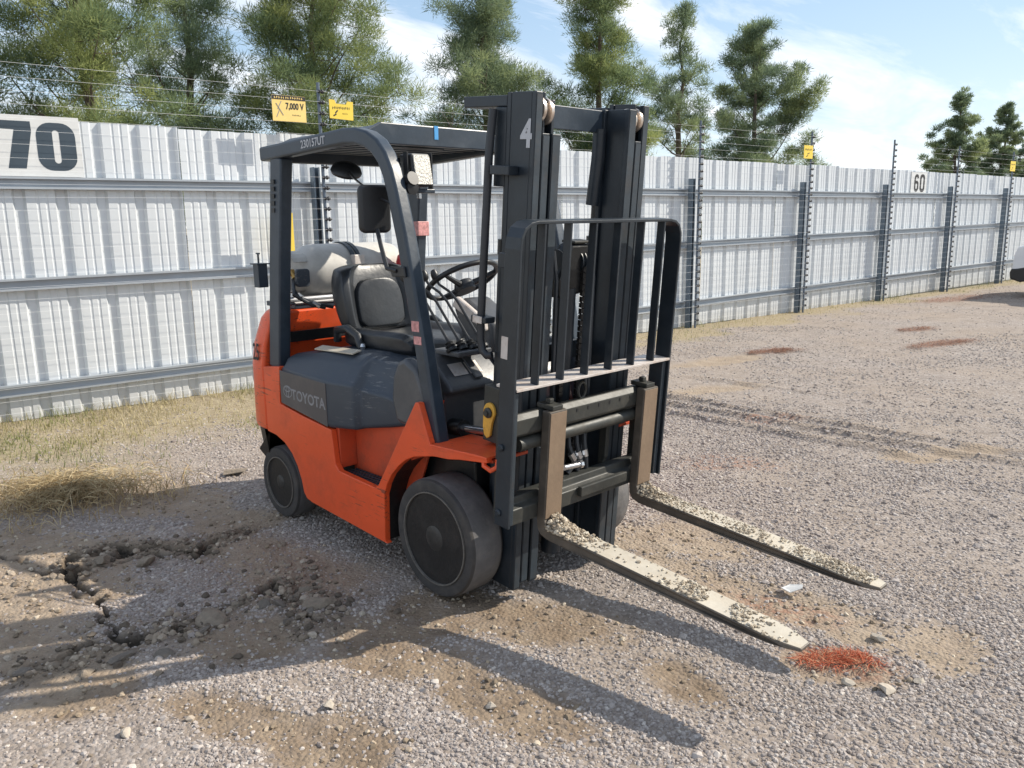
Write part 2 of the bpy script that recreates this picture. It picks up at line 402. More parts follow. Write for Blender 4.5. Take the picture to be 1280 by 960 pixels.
def height(x, y):
    h = (fbm(x, y, .5, 3, 2)-.5)*.03 + (fbm(x, y, 3.0, 3, 3)-.5)*.018
    h = h*sstep(.35, .9, np.hypot(x*.55+.35, y)) 
    c, rim = crack_fields(x, y)
    lump = np.maximum(fbm(x, y, 11, 4, 41)-.38, 0)*rim*.06
    slab = (1-sstep(.25, .62, np.hypot((x+1.05)*.9, (y+1.28)*1.2)))*-.035
    # ridges scraped to each side of the far tracks
    h = h + rut_field(x, y)*.045
    dp = dirt_patch(x, y)
    h = h - dp*.012 + (fbm(x, y, 20, 3, 51)-.5)*.022*dp
    return h + lump + slab - c*(.028+.045*fbm(x, y, 4, 2, 77))
def rut_field(x, y):
    yy = y - x*.06
    rut = np.sin(yy*24 + fbm(x*.35, y, 1.2, 2, 8)*6)
    rm = sstep(2.0, 2.6, yy)*(1-sstep(4.3, 5.2, yy))*sstep(-2.6, -1.6, x)*(1-sstep(1.6, 2.6, x))
    return np.maximum(rut-.1, 0)*rm*sstep(.42, .62, fbm(x*.5, y*2.2, 1.0, 3, 12))
def dirt_patch(x, y):
    def blob(cx, cy, a, rx, ry):
        ca, sa = math.cos(a), math.sin(a)
        u = ((x-cx)*ca+(y-cy)*sa)/rx; v = (-(x-cx)*sa+(y-cy)*ca)/ry
        return 1-sstep(.30, 1.12, np.hypot(u, v)*.92+(fbm(x, y, 4, 4, 61)-.5)*1.0)
    d = blob(.30, -.93, .05, .40, .22)
    for a in ((.80, -.88, .1, .50, .20), (.55, -.35, .5, .35, .2), (.25, -1.55, .4, .42, .13), (.62, -1.42, .1, .25, .2),
              (1.05, .45, .05, .75, .22), (.35, .75, .3, .5, .25), (-1.75, -1.85, .7, .75, .6), (-1.25, -2.0, .2, .6, .35), (-.95, -.80, .1, .75, .28), (-1.6, -.75, .2, .5, .25), (-.3, -1.35, .3, .3, .3),
              (.15, -.55, .2, .3, .25), (1.5, .15, .3, .26, .16), (1.75, .55, .4, .18, .22), (-2.2, -.9, .3, .5, .35), (-.45, -1.9, .2, .4, .25),
              (1.2, -.35, .2, .2, .14), (-2.4, 5.6, 1.4, .8, .25), (.9, 3.4, 1.0, .6, .16), (1.8, 2.6, .9, .5, .12), (-1.6, 4.0, 1.1, .7, .2)):
        d = np.maximum(d, blob(*a))
    return d
def fence_dist(x, y):
    return x*FN[0]+y*FN[1]-FO
def grass_mask(x, y):
    fd = fence_dist(x, y) + (fbm(x, y, 1.1, 4, 71)-.5)*1.6
    wid = 2.4-1.5*sstep(1.5, 5.5, y)
    return (1-sstep(wid*.55, wid, fd))
def lines(segs):
    o = [segs[0][0]]
    for a, b, st in segs:
        n = max(1, int(round((b-a)/st))); o += [a+(b-a)*(i+1)/n for i in range(n)]
    return np.array(o)
def geo(a, b, st, g):
    o = []; x = a; s = st if b > a else -st
    while (x < b) if b > a else (x > b):
        x += s; s *= g; o.append(x)
    return o
gx = lines([(-6.2, -2.2, .05), (-2.2, 0.1, .013), (.1, 2.6, .025), (2.6, 5, .06)])
gy = lines([(-3.2, -2.2, .04), (-2.2, -.65, .013), (-.65, 2.2, .026), (2.2, 5.4, .036), (5.4, 8, .07), (8, 24, .16)])
gx = np.concatenate([np.array(geo(-6.2, -400, .09, 1.14))[::-1], gx, geo(5, 400, .1, 1.14)])
gy = np.concatenate([np.array(geo(-3.2, -400, .08, 1.14))[::-1], gy, geo(24, 400, .3, 1.14)])
GX, GY = np.meshgrid(gx, gy, indexing='ij')
x = GX.ravel(); y = GY.ravel(); nx, ny = len(gx), len(gy)
near = (x > -8) & (x < 8) & (y > -5) & (y < 26)
z = np.zeros_like(x); z[near] = height(x[near], y[near])
# wheels and mast stand on level ground
crk = np.zeros_like(x); rimm = np.zeros_like(x); drt = np.zeros_like(x)
crk[near], rimm[near] = crack_fields(x[near], y[near]); drt[near] = dirt_patch(x[near], y[near])
grs = grass_mask(x, y)
def rust_mask(x, y):
    r = np.zeros_like(x)
    for cx, cy, a, rx, ry in ((-2.25, 6.6, 1.2, .42, .2), (-.95, 8.5, 1.3, .75, .25), (-1.7, 9.6, 1.3, .5, .2), (-.2, 2.1, .6, .5, .25), (-2.9, 14.6, 1.4, 1.6, .45), (-.6, 3.3, .9, .6, .2), (-3.4, 3.2, 1.2, .6, .3), (1.55, .22, .4, .3, .17), (1.15, .45, .2, .35, .16)):
        ca, sa = math.cos(a), math.sin(a)
        u = ((x-cx)*ca+(y-cy)*sa)/rx; v = (-(x-cx)*sa+(y-cy)*ca)/ry
        r = np.maximum(r, 1-sstep(.3, 1.0, np.hypot(u, v)+(fbm(x, y, 4, 3, 91)-.5)*.8))
    return r
rst = rust_mask(x, y)
I = np.arange(nx*ny).reshape(nx, ny)
F = np.stack([I[:-1, :-1].ravel(), I[1:, :-1].ravel(), I[1:, 1:].ravel(), I[:-1, 1:].ravel()], 1)

gm = bpy.data.materials.new('gravel_yard'); gm.use_nodes = True
t = gm.node_tree; b = t.nodes['Principled BSDF']; l = t.links.new
tcn = N(t, 'ShaderNodeTexCoord')
def noise(scale, det=5, rough=.6):
    n = N(t, 'ShaderNodeTexNoise'); n.inputs['Scale'].default_value = scale; n.inputs['Detail'].default_value = det; n.inputs['Roughness'].default_value = rough
    l(tcn.outputs['Object'], n.inputs['Vector']); return n.outputs['Fac']
def ramp(f, stops):
    r = N(t, 'ShaderNodeValToRGB'); e = r.color_ramp.elements
    while len(e) < len(stops): e.new(.5)
    for k, (p, c) in enumerate(stops):
        e[k].position = p; e[k].color = (*c, 1) if len(c) == 3 else c
    l(f, r.inputs[0]); return r.outputs[0]
def mixc(fac, a, bb, bt='MIX'):
    m = N(t, 'ShaderNodeMix', data_type='RGBA', blend_type=bt)
    if isinstance(fac, (int, float)): m.inputs[0].default_value = fac
    else: l(fac, m.inputs[0])
    for i, q in ((6, a), (7, bb)):
        if isinstance(q, tuple): m.inputs[i].default_value = (*q, 1)
        else: l(q, m.inputs[i])
    return m.outputs[2]
def attr(nm):
    a = N(t, 'ShaderNodeAttribute', attribute_name=nm); return a.outputs['Fac']
vor = N(t, 'ShaderNodeTexVoronoi'); vor.inputs['Scale'].default_value = 60; l(tcn.outputs['Object'], vor.inputs['Vector'])
sepc = N(t, 'ShaderNodeSeparateColor'); l(vor.outputs['Color'], sepc.inputs[0])
stone = ramp(sepc.outputs[0], [(0, (.24, .205, .178)), (.45, (.305, .265, .235)), (.8, (.36, .315, .283)), (1, (.43, .385, .35))])
stone = mixc(ramp(noise(.7, 4), [(.35, (0,)*3), (.7, (.6,)*3)]), stone, (.33, .265, .205))
dbr = ramp(noise(7, 8, .7), [(.25, (.165, .122, .085)), (.5, (.245, .185, .130)), (.78, (.33, .262, .19))])
dtn = ramp(noise(7, 8, .7), [(.25, (.25, .19, .14)), (.5, (.34, .27, .20)), (.78, (.42, .345, .265))])
dcol = mixc(attr('tan'), dbr, dtn)
def mth(op, a, bb):
    m = N(t, 'ShaderNodeMath', operation=op)
    for i, q in enumerate((a, bb)):
        if isinstance(q, (int, float)): m.inputs[i].default_value = q
        else: l(q, m.inputs[i])
    return m.outputs[0]
stone = mixc(1.0, stone, ramp(noise(3.2, 9, .8), [(.3, (.72, .71, .70)), (.5, (1, 1, 1)), (.72, (1.1, 1.08, 1.05))]), 'MULTIPLY')
base = mixc(mth('MULTIPLY', attr('dirt'), ramp(noise(9, 8, .75), [(.28, (.5,)*3), (.52, (1,)*3)])), stone, dcol)
gcol = ramp(noise(14, 8, .75), [(.28, (.20, .155, .10)), (.5, (.34, .28, .185)), (.75, (.43, .37, .26))])
base = mixc(attr('grass'), base, gcol)
rcol = ramp(noise(30, 6, .7), [(.3, (.18, .10, .07)), (.6, (.34, .18, .12)), (.8, (.40, .27, .19))])
rf = mth('MULTIPLY', attr('rust'), ramp(noise(22, 6, .75), [(.42, (0,)*3), (.58, (.8,)*3)]))
base = mixc(rf, base, rcol)
ccol = ramp(noise(16, 8, .7), [(.3, (.12, .092, .068)), (.5, (.22, .172, .125)), (.75, (.34, .275, .20))])
base = mixc(attr('rim'), base, ccol)
soil = ramp(noise(25, 5), [(.3, (.022, .019, .015)), (.7, (.06, .05, .038))])
base = mixc(attr('crack'), base, soil)
l(base, b.inputs['Base Color']); b.inputs['Roughness'].default_value = .95; b.inputs['Specular IOR Level'].default_value = .2
b1 = N(t, 'ShaderNodeBump'); b1.inputs['Strength'].default_value = .55; b1.inputs['Distance'].default_value = .012; b1.invert = True
l(vor.outputs['Distance'], b1.inputs['Height'])
b2 = N(t, 'ShaderNodeBump'); b2.inputs['Strength'].default_value = .5; b2.inputs['Distance'].default_value = .02
l(noise(38, 8, .75), b2.inputs['Height']); l(b1.outputs[0], b2.inputs['Normal']); l(b2.outputs[0], b.inputs['Normal'])
g = npmesh('ground', np.stack([x, y, z], 1), F, gm, None, dict(dirt=('POINT', np.clip(drt*1.35+.55*np.where(near, rut_field(x, y), 0), 0, 1)), tan=('POINT', np.maximum(sstep(-.35, .15, y), .75*(1-sstep(-.5, -.1, x)))), grass=('POINT', grs), rust=('POINT', rst), rim=('POINT', np.clip(rimm*1.2, 0, 1)), crack=('POINT', crk)))
g.data.shade_smooth(); tag(g, 'grey gravel yard with brown dirt patches and a broken pothole', kind='structure')

# ---- loose stones as instances
def stone_material(name, stops):
    m = bpy.data.materials.new(name); m.use_nodes = True
    q = m.node_tree; bb = q.nodes['Principled BSDF']
    oi = N(q, 'ShaderNodeObjectInfo'); r = N(q, 'ShaderNodeValToRGB'); e = r.color_ramp.elements
    while len(e) < len(stops): e.new(.5)
    for k, (p, c) in enumerate(stops): e[k].position = p; e[k].color = (*c, 1)
    q.links.new(oi.outputs['Random'], r.inputs[0]); q.links.new(r.outputs[0], bb.inputs['Base Color'])
    bb.inputs['Roughness'].default_value = .85; bb.inputs['Specular IOR Level'].default_value = .25
    return m
M_['gravelstone'] = stone_material('gravel_stone', [(0, (.22, .185, .163)), (.35, (.305, .265, .238)), (.7, (.37, .327, .296)), (.95, (.44, .395, .36)), (1, (.54, .49, .43))])
M_['sandstone'] = stone_material('sandy_stone', [(0, (.16, .125, .088)), (.4, (.28, .22, .155)), (.8, (.40, .325, .24)), (1, (.52, .45, .35))])
M_['forksand'] = stone_material('fork_sand', [(0, (.22, .175, .13)), (.3, (.34, .28, .205)), (.7, (.48, .41, .31)), (1, (.60, .54, .44))])
M_['rubblestone'] = stone_material('rubble_crumb', [(0, (.10, .08, .062)), (.5, (.22, .178, .135)), (.85, (.33, .27, .205)), (1, (.42, .36, .29))])
def scatter(name, P, S, mt, seed, flat=.75, parent=None):
    me = bpy.data.meshes.new(name); n = len(P)
    me.vertices.add(n); me.vertices.foreach_set('co', P.astype(np.float32).ravel())
    at = me.attributes.new('scl', 'FLOAT', 'POINT'); at.data.foreach_set('value', S.astype(np.float32))
    ob = bpy.data.objects.new(name, me); col.objects.link(ob); ob.parent = parent
    me.materials.append(M_[mt])
    ng = bpy.data.node_groups.new(name+'_nodes', 'GeometryNodeTree')
    ng.interface.new_socket('Geometry', in_out='INPUT', socket_type='NodeSocketGeometry')
    ng.interface.new_socket('Geometry', in_out='OUTPUT', socket_type='NodeSocketGeometry')
    gi = N(ng, 'NodeGroupInput'); go = N(ng, 'NodeGroupOutput'); K = ng.links.new
    g2i = N(ng, 'GeometryNodeGeometryToInstance')
    for k in range(5):
        ico = N(ng, 'GeometryNodeMeshIcoSphere'); ico.inputs['Radius'].default_value = 1; ico.inputs['Subdivisions'].default_value = 1 + (k % 2)
        sp = N(ng, 'GeometryNodeSetPosition'); rv = N(ng, 'FunctionNodeRandomValue', data_type='FLOAT_VECTOR')
        d = .34 if k % 2 == 0 else .2
        rv.inputs[0].default_value = (-d,)*3; rv.inputs[1].default_value = (d,)*3; rv.inputs['Seed'].default_value = seed*10+k
        K(ico.outputs[0], sp.inputs[0]); K(rv.outputs[0], sp.inputs['Offset'])
        tr = N(ng, 'GeometryNodeTransform'); tr.inputs['Scale'].default_value = (1.15-.05*k, .85+.06*k, flat-.05*(k % 3))
        K(sp.outputs[0], tr.inputs[0])
        sm = N(ng, 'GeometryNodeSetMaterial'); sm.inputs['Material'].default_value = M_[mt]
        K(tr.outputs[0], sm.inputs[0]); K(sm.outputs[0], g2i.inputs[0])
    ip = N(ng, 'GeometryNodeInstanceOnPoints'); ip.inputs['Pick Instance'].default_value = True
    K(gi.outputs[0], ip.inputs['Points']); K(g2i.outputs[0], ip.inputs['Instance'])
    ri = N(ng, 'FunctionNodeRandomValue', data_type='INT'); ri.inputs[4].default_value = 0; ri.inputs[5].default_value = 4
    K(ri.outputs[2], ip.inputs['Instance Index'])
    rr = N(ng, 'FunctionNodeRandomValue', data_type='FLOAT_VECTOR'); rr.inputs[0].default_value = (-.5, -.5, 0); rr.inputs[1].default_value = (.5, .5, 6.28); rr.inputs['Seed'].default_value = 3
    e2r = N(ng, 'FunctionNodeEulerToRotation'); K(rr.outputs[0], e2r.inputs[0]); K(e2r.outputs[0], ip.inputs['Rotation'])
    na = N(ng, 'GeometryNodeInputNamedAttribute', data_type='FLOAT'); na.inputs['Name'].default_value = 'scl'
    K(na.outputs['Attribute'], ip.inputs['Scale']); K(ip.outputs[0], go.inputs[0])
    md = ob.modifiers.new('scatter', 'NODES'); md.node_group = ng
    return ob
C0 = np.array([2.69, -2.61])
def spread(n, rmin, rmax, a0, a1):
    r = np.sqrt(rng.uniform(rmin**2, rmax**2, n)); a = rng.uniform(a0, a1, n)
    return C0[0]+r*np.cos(a), C0[1]+r*np.sin(a)
PX, PY, PS = [], [], []
for n, r0, r1, s0, s1 in ((200000, 1.3, 4.2, .0036, .0105), (150000, 4.2, 7.5, .0048, .0120), (70000, 7.5, 13, .007, .013), (20000, 13, 22, .009, .016)):
    a, c = spread(n, r0, r1, YAW-.95, YAW+.95)
    PX.append(a); PY.append(c); PS.append(s0+(s1-s0)*rng.random(n)**2.2)
PS = [np.where(rng.random(len(q)) < .015, q*1.8, q) for q in PS]
PX = np.concatenate(PX); PY = np.concatenate(PY); PS = np.concatenate(PS)
ck, rm_ = crack_fields(PX, PY)
keep = (1-np.clip(dirt_patch(PX, PY)*1.3, 0, .93))*(1-grass_mask(PX, PY)*.9)*(1-ck)*(1-np.clip(rm_*1.1, 0, .85))*(1-.7*sstep(.46, .64, fbm(PX, PY, .8, 4, 23)))*(1-.6*sstep(.50, .68, fbm(PX, PY, 2.6, 3, 27)))
keep = keep*(1-.45*np.clip(rut_field(PX, PY), 0, 1))
k = (rng.random(len(PX)) < keep) & (fence_dist(PX, PY) > .25)
PX, PY, PS = PX[k], PY[k], PS[k]
PZ = height(PX, PY)+PS*(-.30+.45*rng.random(len(PS)))
o = scatter('gravel', np.stack([PX, PY, PZ], 1), PS, 'gravelstone', 1)
tag(o, 'loose grey crushed stone spread over the whole yard', 'gravel', kind='stuff')
# crumbs round the pothole
n = 16000
a = rng.uniform(-2.0, .15, n); c = rng.uniform(-2.15, -.7, n)
ck, rm_ = crack_fields(a, c)
k = rng.random(n) < np.clip(rm_*.6*(1-ck)+.02, 0, 1)
a, c = a[k], c[k]; s = .004+.016*rng.random(len(a))**3.5
o = scatter('pothole_rubble', np.stack([a, c, height(a, c)+s*.2], 1), s, 'rubblestone', 2)
tag(o, 'dark crumbled asphalt and soil along the cracks of the pothole', 'rubble', kind='stuff')
# clods kicked up in front of the mast
n = 16000
a = rng.uniform(-2.4, 2.2, n); c = rng.uniform(-2.3, 1.1, n)
k = rng.random(n) < dirt_patch(a, c)*.62
a, c = a[k], c[k]; s = .0025+.011*rng.random(len(a))**3.5
o = scatter('dirt_crumbs', np.stack([a, c, height(a, c)+s*.2], 1), s, 'sandstone', 4)
tag(o, 'sandy crumbs and clods lying on the bare dirt patches', 'dirt crumbs', kind='stuff')

# ---- single pebbles and lumps
def rock(name, loc, size, mt, seed, rz=0, lab=None, cat=None, group=None, tilt=(0, 0)):
    rs = random.Random(seed)
    import bmesh
    bm = bmesh.new(); bmesh.ops.create_icosphere(bm, subdivisions=2, radius=1)
    ph = [Vector((rs.uniform(-1, 1), rs.uniform(-1, 1), rs.uniform(-1, 1))).normalized() for _ in range(11)]
    cut = [rs.uniform(.38, .80) for _ in ph]
    for v in bm.verts:
        p = v.co.copy()
        for nrm, cc in zip(ph, cut):
            dd = p.dot(nrm)
            if dd > cc: p -= nrm*(dd-cc)
        p *= 1+rs.uniform(-.035, .035)
        v.co = Vector((p.x*size[0], p.y*size[1], p.z*size[2]))
    me = bpy.data.meshes.new(name); bm.to_mesh(me); bm.free(); me.materials.append(M_[mt])
    ob = bpy.data.objects.new(name, me); col.objects.link(ob); ob.location = loc; ob.rotation_euler = (tilt[0], tilt[1], rz)
    return tag(ob, lab, cat, group)
def gz(a, c): return float(height(np.array([a]), np.array([c]))[0])
for i, (a, c, s, lab) in enumerate(((.805, -.923, .026, 'tan pebble in the middle of the brown dirt patch before the wheel'), (.408, -1.315, .030, 'whitish pebble on the gravel left of the brown dirt patch'),
        (.066, -1.874, .024, 'small tan pebble on gravel in the lower left corner'), (1.60, .05, .027, 'pale pebble just below the red straw'), (1.72, .10, .036, 'flat pale stone right of the red straw'),
        (1.55, .45, .028, 'pale stone between the fork tips beyond the red straw'), (1.78, .24, .024, 'small cream stone at right end of the red straw'))):
    rock('pebble', (a, c, gz(a, c)+s*.35), (s*1.2, s*.9, s*.6), 'pebble', 100+i, i*1.3, lab, 'pebble', 'loose pebbles on the yard')
chunks = [(-.52, -1.33, .085, 'paleslab', 'largest pale rubble lump on the near rim of the pothole', (.1, .2)), (-.28, -.95, .075, 'paleslab', 'upright pale slab at right end of the pothole', (.9, .3)),
          (-.46, -1.70, .06, 'chunk', 'dark lump below the deepest hole of the pothole', (.2, .1)), (-1.55, -1.42, .07, 'paleslab', 'pale broken slab edge at left of the upper crack', (.1, .35)),
          (-1.42, -1.27, .075, 'paleslab', 'pale broken slab edge in the middle of the upper crack', (.1, .3)), (-.42, -1.42, .05, 'chunk', 'brown lump left of the largest pale lump', (.3, .2)),
          (-.47, -1.12, .055, 'chunk', 'brown lump right of the largest pale lump', (.2, .4)), (-.22, -1.03, .032, 'paleslab', 'small pale stone beside the upright slab', (.1, .1)),
          (-.36, -1.58, .045, 'chunk', 'jagged lump in front of the pothole', (.3, .1)), (-.44, -1.84, .04, 'paleslab', 'pale stone at the lower left of the rubble', (.2, .1))]
for i, (a, c, s, mt_, lab, tl) in enumerate(chunks):
    rock('rubble_lump', (a, c, gz(a, c)+s*.05), (s*1.15, s*.8, s*.45), mt_, 200+i, i*.9, lab, 'rubble', 'lumps of broken paving round the pothole', tl)
rs = random.Random(5)
for i in range(16):
    q = rs.choice(CR['main'][6:]+CR['right'][1:4]+CR['low'][:3]); a = q[0]+rs.uniform(-.02, .26); c = q[1]+rs.uniform(-.13, .13); s = rs.uniform(.012, .030)
    rock('rubble_lump', (a, c, gz(a, c)+s*.1), (s*1.5, s*1.2, s*.8), rs.choice(['chunk', 'chunk', 'paleslab']), 300+i, rs.uniform(0, 6), 'small broken lump on the near rim of the pothole', 'rubble', 'small rubble lumps', (rs.uniform(-.4, .4), rs.uniform(-.4, .4)))

# ---- blades: grass along the fence, hay, red straw
def blades(P, H, W, lean, seed, seg=2):
    """curved tapering strips; P (n,3) bases"""
    g_ = np.random.default_rng(seed); n = len(P)
    az = g_.uniform(0, 2*math.pi, n); side = az+math.pi/2+g_.uniform(-.5, .5, n)
    V = []; 
    ts = np.linspace(0, 1, seg+1)
    for tt in ts:
        off = lean*H*tt**1.6
        zc = H*np.maximum(tt*np.sqrt(np.maximum(1-np.minimum(lean, .98)**2*tt, .03)), .0)
        cx = P[:, 0]+np.cos(az)*off; cy = P[:, 1]+np.sin(az)*off; cz = P[:, 2]+zc
        wd = W*(1-tt*.85)/2
        V.append(np.stack([cx+np.cos(side)*wd, cy+np.sin(side)*wd, cz], 1)); V.append(np.stack([cx-np.cos(side)*wd, cy-np.sin(side)*wd, cz], 1))
    m = 2*(seg+1); V = np.stack(V, 1).reshape(-1, 3); o = np.arange(n)[:, None]*m
    F = [np.concatenate([o+2*k_, o+2*k_+1, o+2*k_+3, o+2*k_+2], 1) for k_ in range(seg)]
    tone = np.repeat(g_.random(n), m)
    return V, np.concatenate(F), tone
def blade_mat(name, stops, transl=.3):
    m = bpy.data.materials.new(name); m.use_nodes = True; q = m.node_tree; bb = q.nodes['Principled BSDF']
    a = N(q, 'ShaderNodeAttribute', attribute_name='tone'); r = N(q, 'ShaderNodeValToRGB'); e = r.color_ramp.elements
    while len(e) < len(stops): e.new(.5)
    for k, (p, c) in enumerate(stops): e[k].position = p; e[k].color = (*c, 1)
    q.links.new(a.outputs['Fac'], r.inputs[0]); q.links.new(r.outputs[0], bb.inputs['Base Color']); bb.inputs['Roughness'].default_value = .7
    bb.inputs['Specular IOR Level'].default_value = .2
    tr = N(q, 'ShaderNodeBsdfTranslucent'); q.links.new(r.outputs[0], tr.inputs[0])
    ms = N(q, 'ShaderNodeMixShader'); ms.inputs[0].default_value = transl
    q.links.new(bb.outputs[0], ms.inputs[1]); q.links.new(tr.outputs[0], ms.inputs[2]); q.links.new(ms.outputs[0], q.nodes['Material Output'].inputs[0])
    return m
M_['grass'] = blade_mat('dry_grass', [(0, (.13, .17, .055)), (.35, (.22, .24, .09)), (.6, (.40, .34, .18)), (1, (.56, .49, .31))])
M_['hay'] = blade_mat('hay', [(0, (.27, .19, .10)), (.5, (.47, .36, .20)), (1, (.62, .52, .33))])
M_['straw'] = blade_mat('red_straw', [(0, (.22, .05, .025)), (.45, (.46, .10, .045)), (.8, (.58, .22, .12)), (1, (.60, .42, .26))])
M_['ruststraw'] = blade_mat('rusty_straw', [(0, (.15, .075, .05)), (.5, (.30, .15, .10)), (1, (.42, .25, .17))])
n = 60000
s_ = np.concatenate([rng.uniform(-3, 4.5, n*2//3), rng.uniform(4.5, 26, n-n*2//3)]); nn = rng.uniform(.02, 2.6, n)
a = FD[0]*s_+FN[0]*(FO+nn); c = FD[1]*s_+FN[1]*(FO+nn)
k = (rng.random(n) < .62*grass_mask(a, c)*(.25+.75*sstep(.4, .62, fbm(a, c, 2.2, 3, 101))))
a, c = a[k], c[k]; fdn = fence_dist(a, c)
Hh = (.025+.05*rng.random(len(a)))*(1+1.2*np.exp(-(fdn/.18)**2))
V, F, tone = blades(np.stack([a, c, height(a, c)], 1), Hh, .006, .25+.7*rng.random(len(a)), 3)
green = fbm(a, c, .9, 3, 111)
tone = np.clip(np.repeat(np.clip(green*1.6-.35, 0, 1), 6)*.75+tone*.35-.05, 0, 1)
tag(npmesh('grass', V, F, 'grass', None, dict(tone=('POINT', tone))), 'short dry grass growing along the foot of the metal fence', 'grass', kind='stuff')
# hay heap
n = 2000
ang = rng.uniform(0, 2*math.pi, n); rr_ = np.abs(rng.normal(0, .62, n))*(.6+.8*fbm(ang*.9, ang*0+3, 1.0, 3, 4))
ca, sa = math.cos(1.05), math.sin(1.05)
u = rr_*np.cos(ang); v = rr_*np.sin(ang)
hx = -2.62+(u*.62*ca-v*.42*sa); hy = -1.28+(u*.62*sa+v*.42*ca)
hz = np.maximum(0, 1-np.minimum(rr_, 1)**1.3)*.055*(.3+1.4*fbm(hx, hy, 4, 3, 7))*rng.random(n)**.8
V, F, tone = blades(np.stack([hx, hy, hz+.004], 1), .08+.20*rng.random(n)**1.5, .0055, .90+.16*rng.random(n), 5, 4)
V[:, 2] += (rng.random(len(V))-.5)*.006
tag(npmesh('hay_heap', V, F, 'hay', None, dict(tone=('POINT', tone))), 'heap of dry yellow hay on the ground at the left edge', 'hay', kind='stuff')
def straw(name, cx, cy, ang_, rx, ry, n, mt_, lab, ln=.09, seed=1):
    g_ = np.random.default_rng(seed)
    r_ = np.sqrt(g_.random(n))*.95+g_.normal(0, .12, n); th = g_.uniform(0, 2*math.pi, n)
    u = r_*np.cos(th)*rx; v = r_*np.sin(th)*ry
    a = cx+u*math.cos(ang_)-v*math.sin(ang_); c = cy+u*math.sin(ang_)+v*math.cos(ang_)
    V, F, tone = blades(np.stack([a, c, height(a, c)+.004+.014*g_.random(n)], 1), ln*(.4+g_.random(n)), .004 if ln < .12 else .007, .90+.09*g_.random(n), seed, 2)
    V[:, 2] = V[:, 2]*.28+.006
    return tag(npmesh(name, V, F, mt_, None, dict(tone=('POINT', tone))), lab, 'straw', kind='stuff')
straw('red_straw', 1.51, .19, .75, .165, .06, 520, 'straw', 'bright red straw on the ground under the near fork tip', .06, 1)
straw('rusty_straw', -2.25, 6.6, 1.2, .40, .15, 420, 'ruststraw', 'rusty brown straw patch on the gravel beyond the load backrest', .14, 2)
straw('rusty_straw', -.95, 8.5, 1.3, .70, .18, 480, 'ruststraw', 'long rusty straw patch on the gravel at the right', .14, 3)
straw('rusty_straw', -1.7, 9.7, 1.3, .40, .14, 260, 'ruststraw', 'small rusty straw patch nearer the fence at the right', .14, 4)
straw('rusty_straw', -2.7, 14.9, 1.4, 1.5, .35, 500, 'ruststraw', 'rusty straw strip beside the grass by the parked car', .16, 5)

# ------------------------------------------------------------------ metal fence
S0, S1 = -4.6, 40.0
fence = empty('metal_fence', fpt(1.5, 0, 0), 'tall galvanised corrugated sheet metal fence with three rails behind the forklift', 'fence')
PITCH_ = .318
def sheet_profile(sa, ns):
    pts = []
    for k in range(ns):
        b0 = sa+k*PITCH_
        pts += [(b0, 0), (b0+.060, 0), (b0+.068, -.005), (b0+.078, -.005), (b0+.086, 0), (b0+.128, 0), (b0+.136, -.005), (b0+.146, -.005), (b0+.154, 0),
                (b0+.205, 0), (b0+.224, -.034), (b0+.286, -.034), (b0+.305, 0)]
    pts.append((sa+ns*PITCH_, 0))
    return pts
rs = random.Random(3)
# per-sheet tint and mud splashed up from the ground
t = M_['sheet'].node_tree; b = t.nodes['Principled BSDF']; l = t.links.new
src = b.inputs['Base Color'].links[0].from_socket
oi = N(t, 'ShaderNodeObjectInfo'); hs = N(t, 'ShaderNodeHueSaturation'); mr = N(t, 'ShaderNodeMapRange'); mr.inputs[3].default_value = .95; mr.inputs[4].default_value = 1.05
l(oi.outputs['Random'], mr.inputs[0]); l(mr.outputs[0], hs.inputs['Value']); l(src, hs.inputs['Color'])
tcn = N(t, 'ShaderNodeTexCoord'); sx_ = N(t, 'ShaderNodeSeparateXYZ'); l(tcn.outputs['Object'], sx_.inputs[0])
nz = N(t, 'ShaderNodeTexNoise'); nz.inputs['Scale'].default_value = 9; nz.inputs['Detail'].default_value = 8; nz.inputs['Roughness'].default_value = .75; l(tcn.outputs['Object'], nz.inputs['Vector'])
m1 = N(t, 'ShaderNodeMapRange'); m1.inputs[1].default_value = .0; m1.inputs[2].default_value = .30; m1.inputs[3].default_value = .45; m1.inputs[4].default_value = -.05; l(sx_.outputs['Z'], m1.inputs[0])
m2 = N(t, 'ShaderNodeMath', operation='MULTIPLY'); m2.use_clamp = True; l(m1.outputs[0], m2.inputs[0]); l(nz.outputs['Fac'], m2.inputs[1])
mm = N(t, 'ShaderNodeMix', data_type='RGBA'); l(m2.outputs[0], mm.inputs[0]); l(hs.outputs[0], mm.inputs[6]); mm.inputs[7].default_value = (.33, .26, .18, 1)
# faint run-off streaks down the sheets
mpn = N(t, 'ShaderNodeMapping'); mpn.inputs['Scale'].default_value = (14, 14, .5); l(tcn.outputs['Object'], mpn.inputs[0])
n5 = N(t, 'ShaderNodeTexNoise'); n5.inputs['Scale'].default_value = 1.6; n5.inputs['Detail'].default_value = 6; l(mpn.outputs[0], n5.inputs['Vector'])
r5 = N(t, 'ShaderNodeValToRGB'); r5.color_ramp.elements[0].position = .55; r5.color_ramp.elements[1].position = .78; r5.color_ramp.elements[0].color = (0, 0, 0, 1); r5.color_ramp.elements[1].color = (.10, .10, .10, 1); l(n5.outputs['Fac'], r5.inputs[0])
mm2 = N(t, 'ShaderNodeMix', data_type='RGBA'); l(r5.outputs[0], mm2.inputs[0]); l(mm.outputs[2], mm2.inputs[6]); mm2.inputs[7].default_value = (.42, .44, .45, 1)
l(mm2.outputs[2], b.inputs['Base Color'])
s = S0; far = []
i = 0
